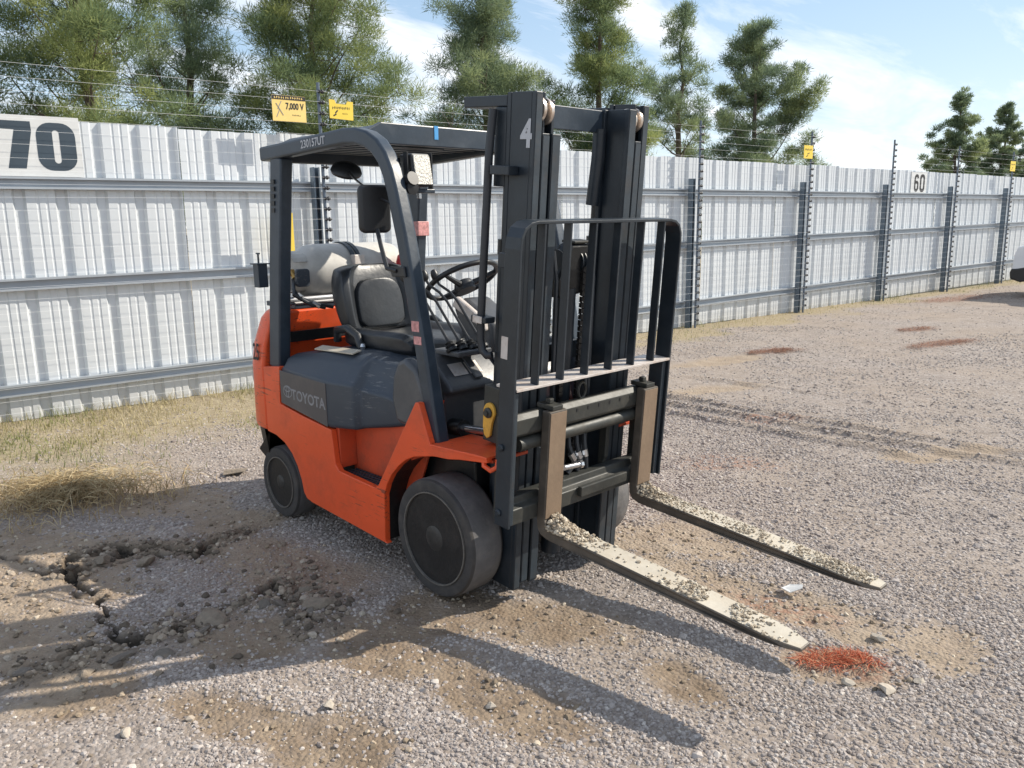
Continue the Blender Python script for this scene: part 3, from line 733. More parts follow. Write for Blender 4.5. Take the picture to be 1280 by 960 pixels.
while s < S1:
    tgt = fence
    mb = MB(); pr = sheet_profile(s, 3); lift = rs.uniform(-.012, .012); dn = rs.uniform(0, .004)+(.003 if i % 2 else 0)
    zt = 2.515-.003*max(0, s)+lift; n_ = len(pr)
    zb = .0+max(0, (s-8))*.003+rs.uniform(-.01, .01)
    e = .0012
    zl = [zb+(zt-zb)*q/9 for q in range(10)]; wv = rs.uniform(0, 6); wa = rs.uniform(.0005, .0035)
    vs = [fpt(a+.004*math.sin(z_*1.3+wv), b_+dn+wa*math.sin(z_*2.3+wv+a*2.2)+wa*.6*math.sin(z_*5.1+wv*2+a*5), z_) for z_ in zl for a, b_ in pr]
    mb.add(vs, [(q*n_+k, q*n_+k+1, (q+1)*n_+k+1, (q+1)*n_+k) for q in range(9) for k in range(n_-1)])
    mb.build('sheet', 'sheet', fence)
    s += 3*PITCH_; i += 1
POSTS = [-4.7, -1.72, 1.46, 4.45, 7.42, 10.33, 13.12, 15.86, 18.70, 21.6, 24.5, 27.4, 30.3, 33.2]
def rail_z(k, s):
    return (2.0, 1.165+.0100*max(0, s), .275+.0105*max(0, s))[k]
for j in range(len(POSTS)-1):
    a, b_ = POSTS[j], POSTS[j+1]
    for k in range(3):
        za_, zb_ = rail_z(k, a), rail_z(k, b_)
        prof = [(.006, 0), (.006, .10), (.062, .10), (.062, .082), (.058, .082), (.058, .096), (.010, .096), (.010, .004), (.058, .004), (.058, .018), (.062, .018), (.062, 0)]
        mb = MB(); n_ = len(prof)
        vs = [fpt(a+.002, p+.004, za_+q-.05) for p, q in prof]+[fpt(b_-.002, p+.004, zb_+q-.05) for p, q in prof]
        mb.add(vs, [tuple(range(n_))[::-1], tuple(range(n_, 2*n_))]+[(q, (q+1) % n_, n_+(q+1) % n_, n_+q) for q in range(n_)])
        mb.build('rail', 'rail', fence)
for p in POSTS:
    mb = MB(); zt = 2.19
    prof = [(-.035, .068), (.035, .068), (.035, .15), (.020, .15), (.020, .145), (.030, .145), (.030, .073), (-.030, .073), (-.030, .145), (-.020, .145), (-.020, .15), (-.035, .15)]
    n_ = len(prof)
    vs = [fpt(p+q[0], q[1], -.1) for q in prof]+[fpt(p+q[0], q[1], zt) for q in prof]
    mb.add(vs, [tuple(range(n_))[::-1], tuple(range(n_, 2*n_))]+[(q, (q+1) % n_, n_+(q+1) % n_, n_+q) for q in range(n_)])
    mb.build('post', 'post', fence)

# electric fence standing in front of the sheet
ef = empty('electric_fence', fpt(1.5, .25, 0), 'electric fence of thin wires on insulated poles in front of the metal sheets', 'electric fence')
WZ = [.12+.1035*k for k in range(28)]
EN = .215
for p in POSTS:
    mb = MB(); lean = rs.uniform(-.004, .006)
    mb.tube([fpt(p+.052, EN-.022, -.05), fpt(p+.052+lean*3, EN-.022, 3.0)], .017, 8)
    po = mb.build('pole', 'pole', ef, smooth=True)
    mb = MB()
    for zz in WZ:
        c = fpt(p+.078+lean*zz, EN, zz)
        mb.lathe([(.006, -.045), (.017, -.03), (.017, -.018), (.010, -.010), (.021, 0), (.021, .012), (.010, .02), (.010, .03), (0, .034)], c, (FD[0], FD[1], 0), 8)
    ib = mb.build('insulators', 'insul', po, smooth=True); ib['kind'] = 'stuff'
for k, zz in enumerate(WZ):
    mb = MB(); pts = []
    for p in POSTS:
        pts.append(fpt(p+.078, EN+.012, zz+rs.uniform(-.004, .004)))
    mb.tube(pts, 0.0011, 4, caps=False)
    mb.build('wire', 'wire', ef)
fence_U = Vector((FD[0], FD[1], 0)); fence_W = Vector((FN[0], FN[1], 0)); UPV = Vector((0, 0, 1))
def plate(s0, s1, z0, z1, n0, th):
    mb = MB(); vs = [fpt(a, b_, c) for c in (z0, z1) for a, b_ in ((s0, n0), (s1, n0), (s1, n0+th), (s0, n0+th))]
    return mb.add(vs, [(0, 3, 2, 1), (4, 5, 6, 7), (0, 1, 5, 4), (1, 2, 6, 5), (2, 3, 7, 6), (3, 0, 4, 7)])
# number boards
nb = empty('number_board', fpt(-1.3, .03, 2.06), 'white board reading 70 high on the fence at the far left', 'number sign', 'number boards on the fence')
plate(-2.05, -.655, 2.055, 2.545, .012, .010).build('board', 'white', nb)
def ringpoly(cx, cy, hw, hh, rad, n=7):
    o = []
    for (sx, sy, a0) in ((1, 1, 0), (-1, 1, 90), (-1, -1, 180), (1, -1, 270)):
        for k in range(n):
            t_ = R(a0+90*k/(n-1)); o.append((cx+sx*(hw-rad)+rad*math.cos(t_), cy+sy*(hh-rad)+rad*math.sin(t_)))
    return o
O70 = fpt(0, .0235, 0)
mb = MB(); a_ = ringpoly(-.842, 2.300, .1475, .195, .11); b_ = ringpoly(-.842, 2.300, .026, .135, .026)
n_ = len(a_)
mb.add([fpt(q[0], .0235, q[1]) for q in a_]+[fpt(q[0], .0235, q[1]) for q in b_], [(k, (k+1) % n_, n_+(k+1) % n_, n_+k) for k in range(n_)])
mb.build('digit_zero', 'numink', nb)
mb = MB(); sev = [(-1.262, 2.497), (-1.022, 2.497), (-1.020, 2.42), (-1.085, 2.118), (-1.215, 2.118), (-1.145, 2.428), (-1.262, 2.432)]
mb.add([fpt(q[0], .0235, q[1]) for q in sev], [tuple(range(7))]); mb.build('digit_seven', 'numink', nb)
nb2 = empty('number_board', fpt(14.6, .03, 2.06), 'small white board reading 60 on the distant fence at right', 'number sign', 'number boards on the fence')
plate(14.29, 14.95, 2.055, 2.46, .012, .010).build('board', 'white', nb2)
U3 = fence_U; 
mb = MB(); a_ = ringpoly(14.76, 2.245, .105, .175, .085); b_ = ringpoly(14.76, 2.245, .040, .115, .038)
n_ = len(a_)
mb.add([fpt(q[0], .0235, q[1]) for q in a_]+[fpt(q[0], .0235, q[1]) for q in b_], [(k, (k+1) % n_, n_+(k+1) % n_, n_+k) for k in range(n_)]); mb.build('digit_zero', 'ink', nb2)
six = [(14.572, 2.335), (14.566, 2.37), (14.545, 2.387), (14.495, 2.387), (14.462, 2.365), (14.452, 2.32), (14.448, 2.20), (14.452, 2.145), (14.47, 2.11), (14.51, 2.10), (14.55, 2.11), (14.572, 2.145), (14.574, 2.20), (14.568, 2.24), (14.54, 2.262), (14.50, 2.260), (14.484, 2.245)]
mb = MB(); mb.ribbon(six, .058, fpt(0, .0235, 0), U3, UPV, .001); mb.build('digit_six', 'ink', nb2)
# warning signs hung on the wires
def marks(o, s0, s1, z, h, n, mt_, k):
    mb = MB(); r_ = random.Random(int(s0*1000)); st = (s1-s0)/k
    for i in range(k):
        a = s0+i*st; zz = z+r_.uniform(-.15, .15)*h
        mb.ribbon([(a+st*.3, zz-h*.5), (a+st*r_.uniform(.2, .5), zz+h*.5)], st*.3, fpt(0, n, 0), fence_U, UPV, .0007)
        if r_.random() < .7: mb.ribbon([(a+st*.5, zz), (a+st*.85, zz+r_.uniform(-.3, .3)*h)], h*.16, fpt(0, n, 0), fence_U, UPV, .0004)
    mb.build('faded_print', mt_, o)
def wsign(s0, s1, z0, z1, mt_, lab, mk=None):
    o = empty('warning_sign', fpt((s0+s1)/2, EN+.02, z0), lab, 'warning sign', 'yellow warning signs on the wires')
    if mk: mk(o)
    else:
        plate(s0, s1, z0, z1, EN+.016, .004).build('plate', mt_, o, bevel=.001)
    return o
o = wsign(1.0, 1.345, 2.605, 2.845, 'signpale', 'faded yellow rectangular sign reading 7,000 V above the fence left of the pole')
plate(1.0, 1.345, 2.805, 2.843, EN+.0215, .001).build('header_band', 'ink', o)
marks(o, 1.02, 1.32, 2.823, .018, EN+.0228, 'signpale', 13)
text('lettering', '7,000 V', .083, 'ink', o, fpt(1.230, EN+.0212, 2.745), fence_U, UPV, .72, .0022)
marks(o, 1.20, 1.29, 2.665, .012, EN+.0205, 'ink', 6)
bolt = [(1.095, 2.79), (1.055, 2.715), (1.075, 2.715), (1.04, 2.64)]
mb = MB(); mb.ribbon(bolt, .007, fpt(0, EN+.0205, 0), fence_U, UPV, .0008); mb.build('symbol', 'letterdim', o)
bolt = [(1.04, 2.77), (1.11, 2.66)]
mb = MB(); mb.ribbon(bolt, .006, fpt(0, EN+.0220, 0), fence_U, UPV, .0008); mb.build('symbol', 'letterdim', o)
def cut(o):
    mb = MB(); q = [(1.60, 2.665), (1.86, 2.655), (1.865, 2.835), (1.80, 2.838), (1.785, 2.805), (1.675, 2.808), (1.66, 2.842), (1.60, 2.846)]
    vs = [fpt(a, EN+.016, c) for a, c in q]+[fpt(a, EN+.020, c) for a, c in q]; n = len(q)
    mb.add(vs, [tuple(range(n))[::-1], tuple(range(n, 2*n))]+[(k, (k+1) % n, n+(k+1) % n, n+k) for k in range(n)])
    mb.build('plate', 'signyellow', o)
o = wsign(1.6, 1.86, 2.66, 2.84, 'signyellow', 'bright yellow notched sign above the fence right of the pole', cut)
marks(o, 1.63, 1.83, 2.768, .024, EN+.0205, 'ink', 11)
marks(o, 1.74, 1.80, 2.715, .012, EN+.0205, 'ink', 5)
mb = MB(); mb.ribbon([(1.64, 2.69), (1.67, 2.705), (1.665, 2.72), (1.69, 2.745)], .014, fpt(0, EN+.0203, 0), fence_U, UPV, .0008); mb.build('symbol', 'ink', o)
def wsmall(s0, s1, z0, z1, lab):
    o = wsign(s0, s1, z0, z1, 'signyellow', lab)
    marks(o, s0+.03, s1-.03, z0+(z1-z0)*.68, .03, EN+.0205, 'ink', 8)
    mb = MB(); mb.ribbon([(s0+.07, z0+.03), (s0+.12, z0+.05), (s0+.10, z0+.07), (s0+.16, z0+.09)], .015, fpt(0, EN+.0203, 0), fence_U, UPV, .0008); mb.build('symbol', 'ink', o)
wsmall(10.10, 10.36, 2.56, 2.77, 'small yellow sign on the wires beside the fourth visible pole')
wsmall(18.50, 18.78, 2.56, 2.78, 'small yellow sign on the wires at the right edge of the photo')
wsmall(.93, 1.135, 1.36, 1.74, 'yellow sign low on the wires half hidden by the rear guard pillar')

# ------------------------------------------------------------------ pines beyond the fence
def leaf_mat(name, stops):
    return blade_mat(name, stops, .5)
M_['pine_warm'] = leaf_mat('pine_needles_warm', [(0, (.11, .17, .11)), (.4, (.21, .27, .13)), (.75, (.35, .39, .15)), (1, (.45, .48, .20))])
M_['pine_cool'] = leaf_mat('pine_needles_cool', [(0, (.11, .165, .115)), (.4, (.19, .25, .155)), (.75, (.30, .355, .175)), (1, (.40, .44, .20))])
def pine(x0, y0, h, hw, seed, mt_, label, base=.10, limbs=62, dens=1.0, open_=.0, lean=(0, 0), prof=None):
    g_ = np.random.default_rng(seed); r_ = random.Random(seed)
    root = empty('pine_tree', (x0, y0, 0), label, 'tree', 'pines beyond the fence')
    mb = MB()
    tp = []; rr_ = []
    for k in range(9):
        q = k/8
        tp.append((x0+lean[0]*q+r_.uniform(-.06, .06)*(k > 0)*(1+q), y0+lean[1]*q+r_.uniform(-.06, .06)*(k > 0)*(1+q), h*q*.97)); rr_.append(max(.012, .020*h*(1-q*.93)))
    mb.tube(tp, rr_, 8)
    def tpos(q):
        f_ = min(7.999, max(0, q/.97*8)); i_ = int(f_); u_ = f_-i_
        return Vector(tp[i_]).lerp(Vector(tp[i_+1]), u_)
    CC = []; CR_ = []; CT = []      # clump centre, radius, tone
    az = r_.uniform(0, 6)
    for i in range(limbs):
        q = base+(1-base)*(i+.5)/limbs*.985+r_.uniform(-.012, .012); q = min(.985, q)
        az += 2.4+r_.uniform(-.6, .6)
        pl = (1-(max(0, q-base)/(1-base))**2.1)*.98+.07
        ln = hw*1.12*pl*r_.choice((.55, .8, .95, 1.05, 1.15, 1.3))
        if r_.random() < open_: ln *= .6
        el = R(14+40*q+r_.uniform(-12, 14))
        p = tpos(q); d = Vector((math.cos(az)*math.cos(el), math.sin(az)*math.cos(el), math.sin(el)))
        pts = [p]; ns = max(3, int(ln/.28)+2)
        for k in range(ns):
            d = (d+Vector((r_.uniform(-.18, .18), r_.uniform(-.18, .18), .07+r_.uniform(-.1, .1)))).normalized()
            pts.append(pts[-1]+d*(ln/ns))
        br = max(.010, .0075*h*(1-q)*.8*(.4+ln/hw*.6))
        mb.tube(pts, [br*(1-.85*k/ns) for k in range(ns+1)], 5, caps=False)
        nc = max(2, int((1.6+ln*2.9)*dens*(1.8 if y0 > 35 else 1))); ltone = r_.uniform(-.18, .2)
        for c in range(nc):
            u_ = min(.999, .36+.66*((c+r_.random())/nc)**.75); f_ = u_*ns; i_ = min(ns-1, int(f_))
            bp_ = pts[i_].lerp(pts[i_+1], f_-i_)
            sp_ = (.10+.22*min(1, ln))*(.5+.6*r_.random())
            cc = bp_+Vector((r_.gauss(0, .8), r_.gauss(0, .8), r_.gauss(.25, .5)))*sp_
            mb.tube([bp_, bp_.lerp(cc, .55)+Vector((0, 0, -.03)), cc], [.009, .006, .003], 3, caps=False)
            CC.append(cc); CR_.append(r_.uniform(.16, .30)*(.72+.35*min(1.2, ln))); CT.append(.45+ltone+r_.uniform(-.2, .22))
    CC.append(tpos(.985)); CR_.append(.2); CT.append(.5)
    CC = np.array([tuple(v) for v in CC]); CR_ = np.array(CR_)*(.72 if y0 > 35 else 1); CT = np.array(CT)
    cnt = (np.clip(CR_/.26, .5, 1.5)**2*400).astype(int); idx = np.repeat(np.arange(len(CC)), cnt); n = len(idx)
    dd = g_.normal(0, 1, (n, 3)); dd /= np.linalg.norm(dd, axis=1)[:, None]
    rad = g_.random((n, 1))**.6
    wob = 1+.35*np.sin(dd[:, :1]*5+idx[:, None]*1.7)*np.sin(dd[:, 1:2]*6+idx[:, None])
    b0 = CC[idx]+dd*rad*wob*CR_[idx][:, None]*np.array([1.15, 1.15, .78])
    nd = dd*.8+np.array([0, 0, .55])+g_.normal(0, .5, (n, 3)); nd /= np.linalg.norm(nd, axis=1)[:, None]
    ln_ = g_.uniform(.075, .15, (n, 1)); sd_ = np.cross(nd, g_.normal(0, 1, (n, 3))); sd_ /= np.linalg.norm(sd_, axis=1)[:, None]
    dist_ = math.hypot(x0-2.7, y0+2.6); sz = .0060*max(1, dist_/17)
    V = np.stack([b0+sd_*sz, b0-sd_*sz, b0+nd*ln_], 1).reshape(-1, 3)
    F_ = np.arange(len(V)).reshape(-1, 3)
    tone = np.repeat(np.clip(CT[idx]+g_.uniform(-.12, .12, n), 0, 1), 3)
    mb.build('trunk', 'bark', root, smooth=True)
    npmesh('crown', V-np.array([x0, y0, 0]), F_, mt_, root, dict(tone=('POINT', tone)))
    return len(F_)
wide = lambda q: (math.sin(math.pi*min(1, .18+q*.82)**.8))*.95+.12
ptri = 0
for a in ((-12.3, .2, 6.2, 1.35, 1, 'pine_cool', 'sparse pine at the far left above the board reading 70', .18, 35, .75, .3),
          (-10.9, 1.75, 6.8, 1.55, 2, 'pine_warm', 'broad yellowish pine above the left end of the fence', .12, 51, 1.2, .1),
          (-12.7, 4.1, 7.2, 1.45, 3, 'pine_cool', 'dark pine behind the faded 7,000 V sign', .14, 48, 1.0, .1),
          (-11.0, 5.75, 6.9, 1.50, 4, 'pine_warm', 'tall green pine above the forklift roof, behind the sign pole', .12, 54, 1.15, .05),
          (-11.2, 10.0, 7.0, 1.42, 5, 'pine_cool', 'dense bluish green pine directly left of the forklift mast', .10, 56, 1.2, .05),
          (-10.9, 13.5, 7.7, 1.40, 6, 'pine_warm', 'tall pine rising just behind the top of the forklift mast', .10, 57, 1.15, .05),
          (-11.5, 17.9, 7.5, 1.20, 7, 'pine_cool', 'slim open pine right of the mast with sky showing through', .12, 42, .8, .3),
          (-11.6, 22.1, 7.5, 1.95, 8, 'pine_cool', 'spreading pine with visible trunk right of the slim open pine', .14, 46, .95, .2),
          (-11.5, 40.4, 7.1, 1.50, 9, 'pine_cool', 'left one of the two distant pines at the right', .10, 43, .95, .1),
          (-11.1, 45.8, 6.95, 1.40, 10, 'pine_cool', 'right one of the two distant pines at the right', .10, 42, .95, .1),
          (-11.4, 53.5, 6.0, 1.5, 11, 'pine_cool', 'distant pine cut by the right edge of the photo', .10, 39, .9, .1),
          (-13.2, -2.2, 5.2, 1.3, 12, 'pine_cool', 'small far pine at the left edge of the photo', .1, 31, .9, .1),
          (-15.5, 29.5, 4.1, 1.1, 13, 'pine_cool', 'low pine top peeking over the fence right of the spreading pine', .1, 31, .9, .1)):
    ptri += pine(*a)
print('pine triangles', ptri)
# bare twigs between the pines
bs = empty('bare_shrub', (-11.4, 7.9, 0), 'leafless bare shrub rising between the pines above the roof', 'shrub')
mb = MB(); r_ = random.Random(4)
def twig(p, d, ln, r0, lv):
    pts = [p]; 
    for k in range(5):
        d = (d+Vector((r_.uniform(-.2, .2), r_.uniform(-.2, .2), .05))).normalized(); pts.append(pts[-1]+d*ln/5)
    mb.tube(pts, [r0*(1-.15*k) for k in range(6)], 4, caps=False)
    if lv:
        for k in range(3):
            twig(pts[2+k], (d+Vector((r_.uniform(-.8, .8), r_.uniform(-.8, .8), .3))).normalized(), ln*.6, r0*.5, lv-1)
for k in range(6):
    twig(Vector((-11.4, 7.9, 0)), Vector((r_.uniform(-.5, .5), r_.uniform(-.5, .6), 1)).normalized(), 3.0, .022, 2)
mb.build('branches', 'bark', bs)

# ------------------------------------------------------------------ forklift (x forward, y left, front axle at the origin)
fl = empty('forklift', (0, 0, 0), 'orange and dark grey forklift with its forks raised standing on the gravel', 'forklift')
def arc(cx, cz, r, a0, a1, n):
    return [(cx+r*math.cos(R(a0+(a1-a0)*k/(n-1))), cz+r*math.sin(R(a0+(a1-a0)*k/(n-1)))) for k in range(n)]
# ---- chassis
mb = MB()
mb.box((-1.30, -.36, .13), (.10, .36, .60)); mb.box((-1.62, -.30, .25), (-1.30, .30, .60)); mb.box((-.02, -.33, .20), (.14, .33, .36))
ch = mb.build('chassis', 'grease', fl, bevel=.01)
PANEL = [(-1.455, .865), (-1.275, .885), (-1.293, .68), (-1.05, .648), (-.787, .622), (-.765, .448), (-.735, .420), (-.425, .404), (-.395, .425), (-.085, .868), (-.062, .868), (.010, .690), (.368, .706),
         (.369, .688), (.20, .668), (.124, .655), (.02, .648), (-.114, .618), (-.175, .590), (-.224, .556), (-.285, .50), (-.325, .445), (-.352, .385), (-.362, .155), (-.345, .146), (-1.02, .186), (-1.07, .196),
         (-1.098, .225), (-1.115, .29), (-1.15, .36), (-1.20, .42), (-1.27, .465), (-1.36, .492), (-1.455, .50)]
for s in (-1, 1):
    mb = MB(); mb.prism(PANEL, 'y', s*.500, s*.532)
    pn = mb.build('side_panel', 'orange', fl, bevel=.009, seg=3)
    # recess behind the step and its inner wall
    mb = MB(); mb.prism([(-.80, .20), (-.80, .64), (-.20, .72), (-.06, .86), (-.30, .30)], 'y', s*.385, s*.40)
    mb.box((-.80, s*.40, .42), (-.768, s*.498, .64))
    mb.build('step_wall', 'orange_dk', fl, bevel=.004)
    st = MB()
    st.box((-.766, s*.402, .388), (-.40, s*.498, .396))
    stp = st.build('step', 'black', fl)
    mb = MB()
    for k in range(14):
        mb.box((-.755+k*.026, s*.41, .3965), (-.740+k*.026, s*.495, .403))
    for k in range(4):
        mb.box((-.76, s*(.412+.026*k), .3967), (-.405, s*(.418+.026*k), .4055))
    mb.build('tread_grid', 'mast_edge', stp)
    # fender hoop over the drive wheel
    top = [(-.362, .155), (-.352, .385), (-.325, .445), (-.285, .50), (-.224, .556), (-.175, .590), (-.114, .618), (.02, .648), (.124, .655), (.20, .668), (.369, .688)]
    inn = [(a+.004, c+.012) for a, c in top]
    tu = top[5:]; tl = top[:6]
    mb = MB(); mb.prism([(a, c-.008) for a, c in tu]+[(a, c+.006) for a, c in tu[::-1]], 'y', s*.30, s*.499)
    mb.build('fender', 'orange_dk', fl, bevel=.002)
    mb = MB(); mb.prism([(a-.004, c) for a, c in tl]+[(a-.016, c+.010) for a, c in tl[::-1]], 'y', s*.30, s*.499)
    mb.build('fender_liner', 'rim', fl)
    mb = MB(); mb.prism([(.012, .700), (.30, .712), (.372, .712), (.372, .702), (.012, .690)], 'y', s*.30, s*.536)
    fe = mb.build('fender_plate', 'orange', fl, bevel=.003)
    mb = MB(); mb.tube([(.335, s*.515, .70), (.345, s*.525, .672), (.372, s*.515, .655), (.400, s*.505, .672), (.395, s*.495, .70)], .011, 8); mb.build('tie_down_hook', 'orange', fe, smooth=True)
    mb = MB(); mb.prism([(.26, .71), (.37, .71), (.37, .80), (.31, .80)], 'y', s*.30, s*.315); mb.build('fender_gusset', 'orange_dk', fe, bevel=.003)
# stickers and scuffs on the right side panel
# ---- counterweight
def cw_section(z, inset, xf, xb):
    w_ = .532-inset; rb = .27
    pts = [(xf, -w_)]
    pts += [(xb+rb+rb*math.cos(R(a)), -w_+rb+rb*math.sin(R(a))) for a in (270, 255, 240, 225, 210, 195, 180)]
    pts += [(xb+rb+rb*math.cos(R(a)), w_-rb+rb*math.sin(R(a))) for a in (180, 165, 150, 135, 120, 105, 90)]
    pts += [(xf, w_)]
    return [(a, c, z) for a, c in pts]
secs = [cw_section(.50, .004, -1.46, -1.79), cw_section(.52, 0, -1.458, -1.795), cw_section(.86, 0, -1.458, -1.785), cw_section(.98, .010, -1.44, -1.765), cw_section(1.12, .035, -1.40, -1.71), cw_section(1.165, .06, -1.39, -1.68)]
mb = MB(); n_ = len(secs[0]); vs = [p for q in secs for p in q]
fs = [tuple(range(n_))[::-1], tuple(range((len(secs)-1)*n_, len(secs)*n_))]
for i in range(len(secs)-1):
    for k in range(n_):
        k2 = (k+1) % n_; fs.append((i*n_+k, i*n_+k2, (i+1)*n_+k2, (i+1)*n_+k))
mb.add(vs, fs); cw = mb.build('counterweight', 'orange', fl, bevel=.014, smooth=True, seg=3)
sb = [cw_section(.30, .06, -1.62, -1.74), cw_section(.36, .025, -1.63, -1.77), cw_section(.497, .012, -1.46, -1.78)]
mb = MB(); vs = [p for q in sb for p in q]; fs = [tuple(range(n_))[::-1], tuple(range(2*n_, 3*n_))]
for i in range(2):
    for k in range(n_):
        k2 = (k+1) % n_; fs.append((i*n_+k, i*n_+k2, (i+1)*n_+k2, (i+1)*n_+k))
mb.add(vs, fs); mb.build('counterweight_base', 'rim', fl, bevel=.01, smooth=True)
text('model_number', '25', .13, 'ink', cw, (-1.525, -.5325, .935), (1, 0, 0), (.0, 0.05, 1), .55, .002)
mb = MB(); mb.box((-1.392, -.40, .99), (-1.375, .40, 1.05)); mb.build('counterweight_step', 'grease', fl, bevel=.004)
mb = MB()
for s in (-1, 1): mb.box((-1.60, s*.34, .20), (-1.20, s*.36, .55))
mb.build('rear_frame', 'grease', fl)
# ---- wheels
def wheel(cx, cy, r, wd, s, rimr, nuts, label=None):
    e = bpy.data.objects.new('wheel', None); col.objects.link(e); e.parent = fl; e.location = (cx, cy, r)
    if label: e['label'] = label
    c = (cx, cy, r); h = wd/2
    mb = MB(); prof = [(rimr, -h+.004), (r-.022, -h), (r-.008, -h+.003), (r-.002, -h+.012), (r, -h+.03), (r, h-.03), (r-.002, h-.012), (r-.008, h-.003), (r-.022, h), (rimr, h-.004), (rimr-.002, 0)]
    mb.lathe(prof+[prof[0]], c, 'y', 56); mb.f = mb.f[:-2]
    ty = mb.build('tyre', 'rubber', e, smooth=True)
    mb = MB(); mb.lathe([(r-.004, -h+.010), (r+.0008, -h+.022), (r+.0008, h-.022), (r-.004, h-.010)], c, 'y', 56); mb.f = mb.f[:-2]; mb.build('tread', 'tread', ty, smooth=True)
    o_ = s*h     # outer side
    mb = MB(); mb.lathe([(rimr-.001, o_-s*.004), (rimr-.001, o_+s*.003), (rimr-.007, o_+s*.003), (rimr-.008, o_-s*.02)], c, 'y', 48); mb.f = mb.f[:-2]
    mb.build('rim_edge', 'rimedge', e, smooth=True)
    mb = MB(); mb.lathe([(rimr-.002, o_-s*.006), (rimr-.006, o_-s*.06), (rimr-.012, o_-s*.098), (rimr*.78, o_-s*.100), (rimr*.74, o_-s*.070), (rimr*.60, o_-s*.056), (rimr*.40, o_-s*.056), (rimr*.36, o_-s*.050), (0, o_-s*.050)], c, 'y', 40)
    rm = mb.build('rim', 'rim', e, smooth=True)
    mb = MB(); mb.lathe([(rimr*.34, o_-s*.050), (rimr*.32, o_-s*.012), (rimr*.24, o_-s*.002), (rimr*.10, o_+s*.0), (0, o_+s*.0)], c, 'y', 24); mb.build('hub', 'rimnut', rm, smooth=True)
    for k in range(nuts):
        a = 2*math.pi*(k+.5)/nuts+.2
        mb = MB(); mb.lathe([(rimr*.085, o_-s*.0592), (rimr*.085, o_-s*.0505), (rimr*.07, o_-s*.0500), (rimr*.07, o_-s*.0585)], (cx+rimr*.66*math.cos(a), cy, r+rimr*.66*math.sin(a)), 'y', 12); mb.f = mb.f[:-2]; mb.build('hand_hole', 'rimnut', rm, smooth=True)
    for k in range(nuts):
        a = 2*math.pi*k/nuts+.2
        mb = MB(); mb.lathe([(.017, o_-s*.056), (.017, o_-s*.026), (.010, o_-s*.012), (0, o_-s*.012)], (cx+rimr*.50*math.cos(a), cy, r+rimr*.50*math.sin(a)), 'y', 6); mb.build('lug_nut', 'rimnut', rm)
    mb = MB(); mb.lathe([(.0, -s*h*.9), (rimr*.95, -s*h*.9), (rimr*.95, s*h*.2), (0, s*h*.2)], c, 'y', 24); mb.build('hub_drum', 'grease', e)
    return e
for s in (-1, 1):
    wheel(0, s*.438, .267, .178, s, .212, 8)
    wheel(-1.413, s*.430, .203, .150, s, .148, 5)
mb = MB(); mb.tube([(0, -.40, .267), (0, .40, .267)], .07, 16); mb.tube([(-1.413, -.40, .203), (-1.413, .40, .203)], .045, 12); mb.build('axle', 'grease', fl, smooth=True)
# ---- hood
ST = [(-1.275, .520, .690, .885, .945, .44), (-1.15, .530, .668, .885, .965, .43), (-.98, .532, .646, .880, .990, .41), (-.80, .532, .628, .875, 1.000, .39), (-.63, .500, .640, .872, 1.000, .375), (-.605, .462, .645, .850, .995, .36), (-.44, .432, .672, .835, .978, .34), (-.30, .41, .70, .80, .93, .31)]
mb = MB(); vs = []
for (xx, w_, zb, zs, zt, wt) in ST:
    half = [(w_-.012, zb), (w_, zb+.015), (w_, (zb+zs)/2), (w_, zs-.012), (w_-.022, zs+.006), ((w_+wt)/2, (zs+zt)/2+.006), (wt+.02, zt-.012), (wt-.02, zt), (0, zt+.003)]
    vs += [(xx, -a, c) for a, c in half]+[(xx, a, c) for a, c in half[-2::-1]]
n_ = 17; fs = []
for i in range(len(ST)-1):
    for k in range(n_-1): fs.append((i*n_+k, i*n_+k+1, (i+1)*n_+k+1, (i+1)*n_+k))
    fs.append((i*n_+n_-1, i*n_, (i+1)*n_, (i+1)*n_+n_-1))
fs += [tuple(range(n_)), tuple(range((len(ST)-1)*n_, len(ST)*n_))[::-1]]
mb.add(vs, fs); hd = mb.build('hood', 'hood', fl, bevel=.009, smooth=True, seg=3)
for s in (-1, 1):
    mb = MB(); mb.prism([(-1.268, .690), (-.81, .634), (-.81, .855), (-1.268, .868)], 'y', s*.531, s*.5365); hp = mb.build('hood_side_plate', 'hoodside', hd, bevel=.004)
    yy = s*.5368
    U_ = (1, 0, 0) if s < 0 else (-1, 0, 0)
    tx = -1.005 if s < 0 else -1.095
    ex = -1.190 if s < 0 else -.895
    text('lettering', 'TOYOTA', .078, 'letterdim', hp, (tx+.02, yy, .748), (U_[0], 0, -.02), (0, 0, 1), 1.02, .0016)
    for (cx_, cz_, a_, b2_, lvl) in ((0, 0, .044, .030, 0), (0, 0, .013, .029, .0006), (0, .014, .030, .013, .0012)):
        mb = MB(); P_ = [(cx_+a_*math.cos(R(q)), cz_+b2_*math.sin(R(q))) for q in range(0, 360, 15)]
        mb.ribbon(P_, .006, (ex, yy+s*(.0002+lvl), .762), U_, (0, 0, 1), .0005, closed=True); mb.build('emblem', 'letterdim', hp)
mb = MB(); mb.box((-1.08, -.425, .972), (-.72, -.375, .978)); mb.v = [(a, b_, c+(a+.9)*.03+(b_+.40)*.25+.024) for a, b_, c in mb.v]
mb.build('warning_label', 'forkblade', hd)
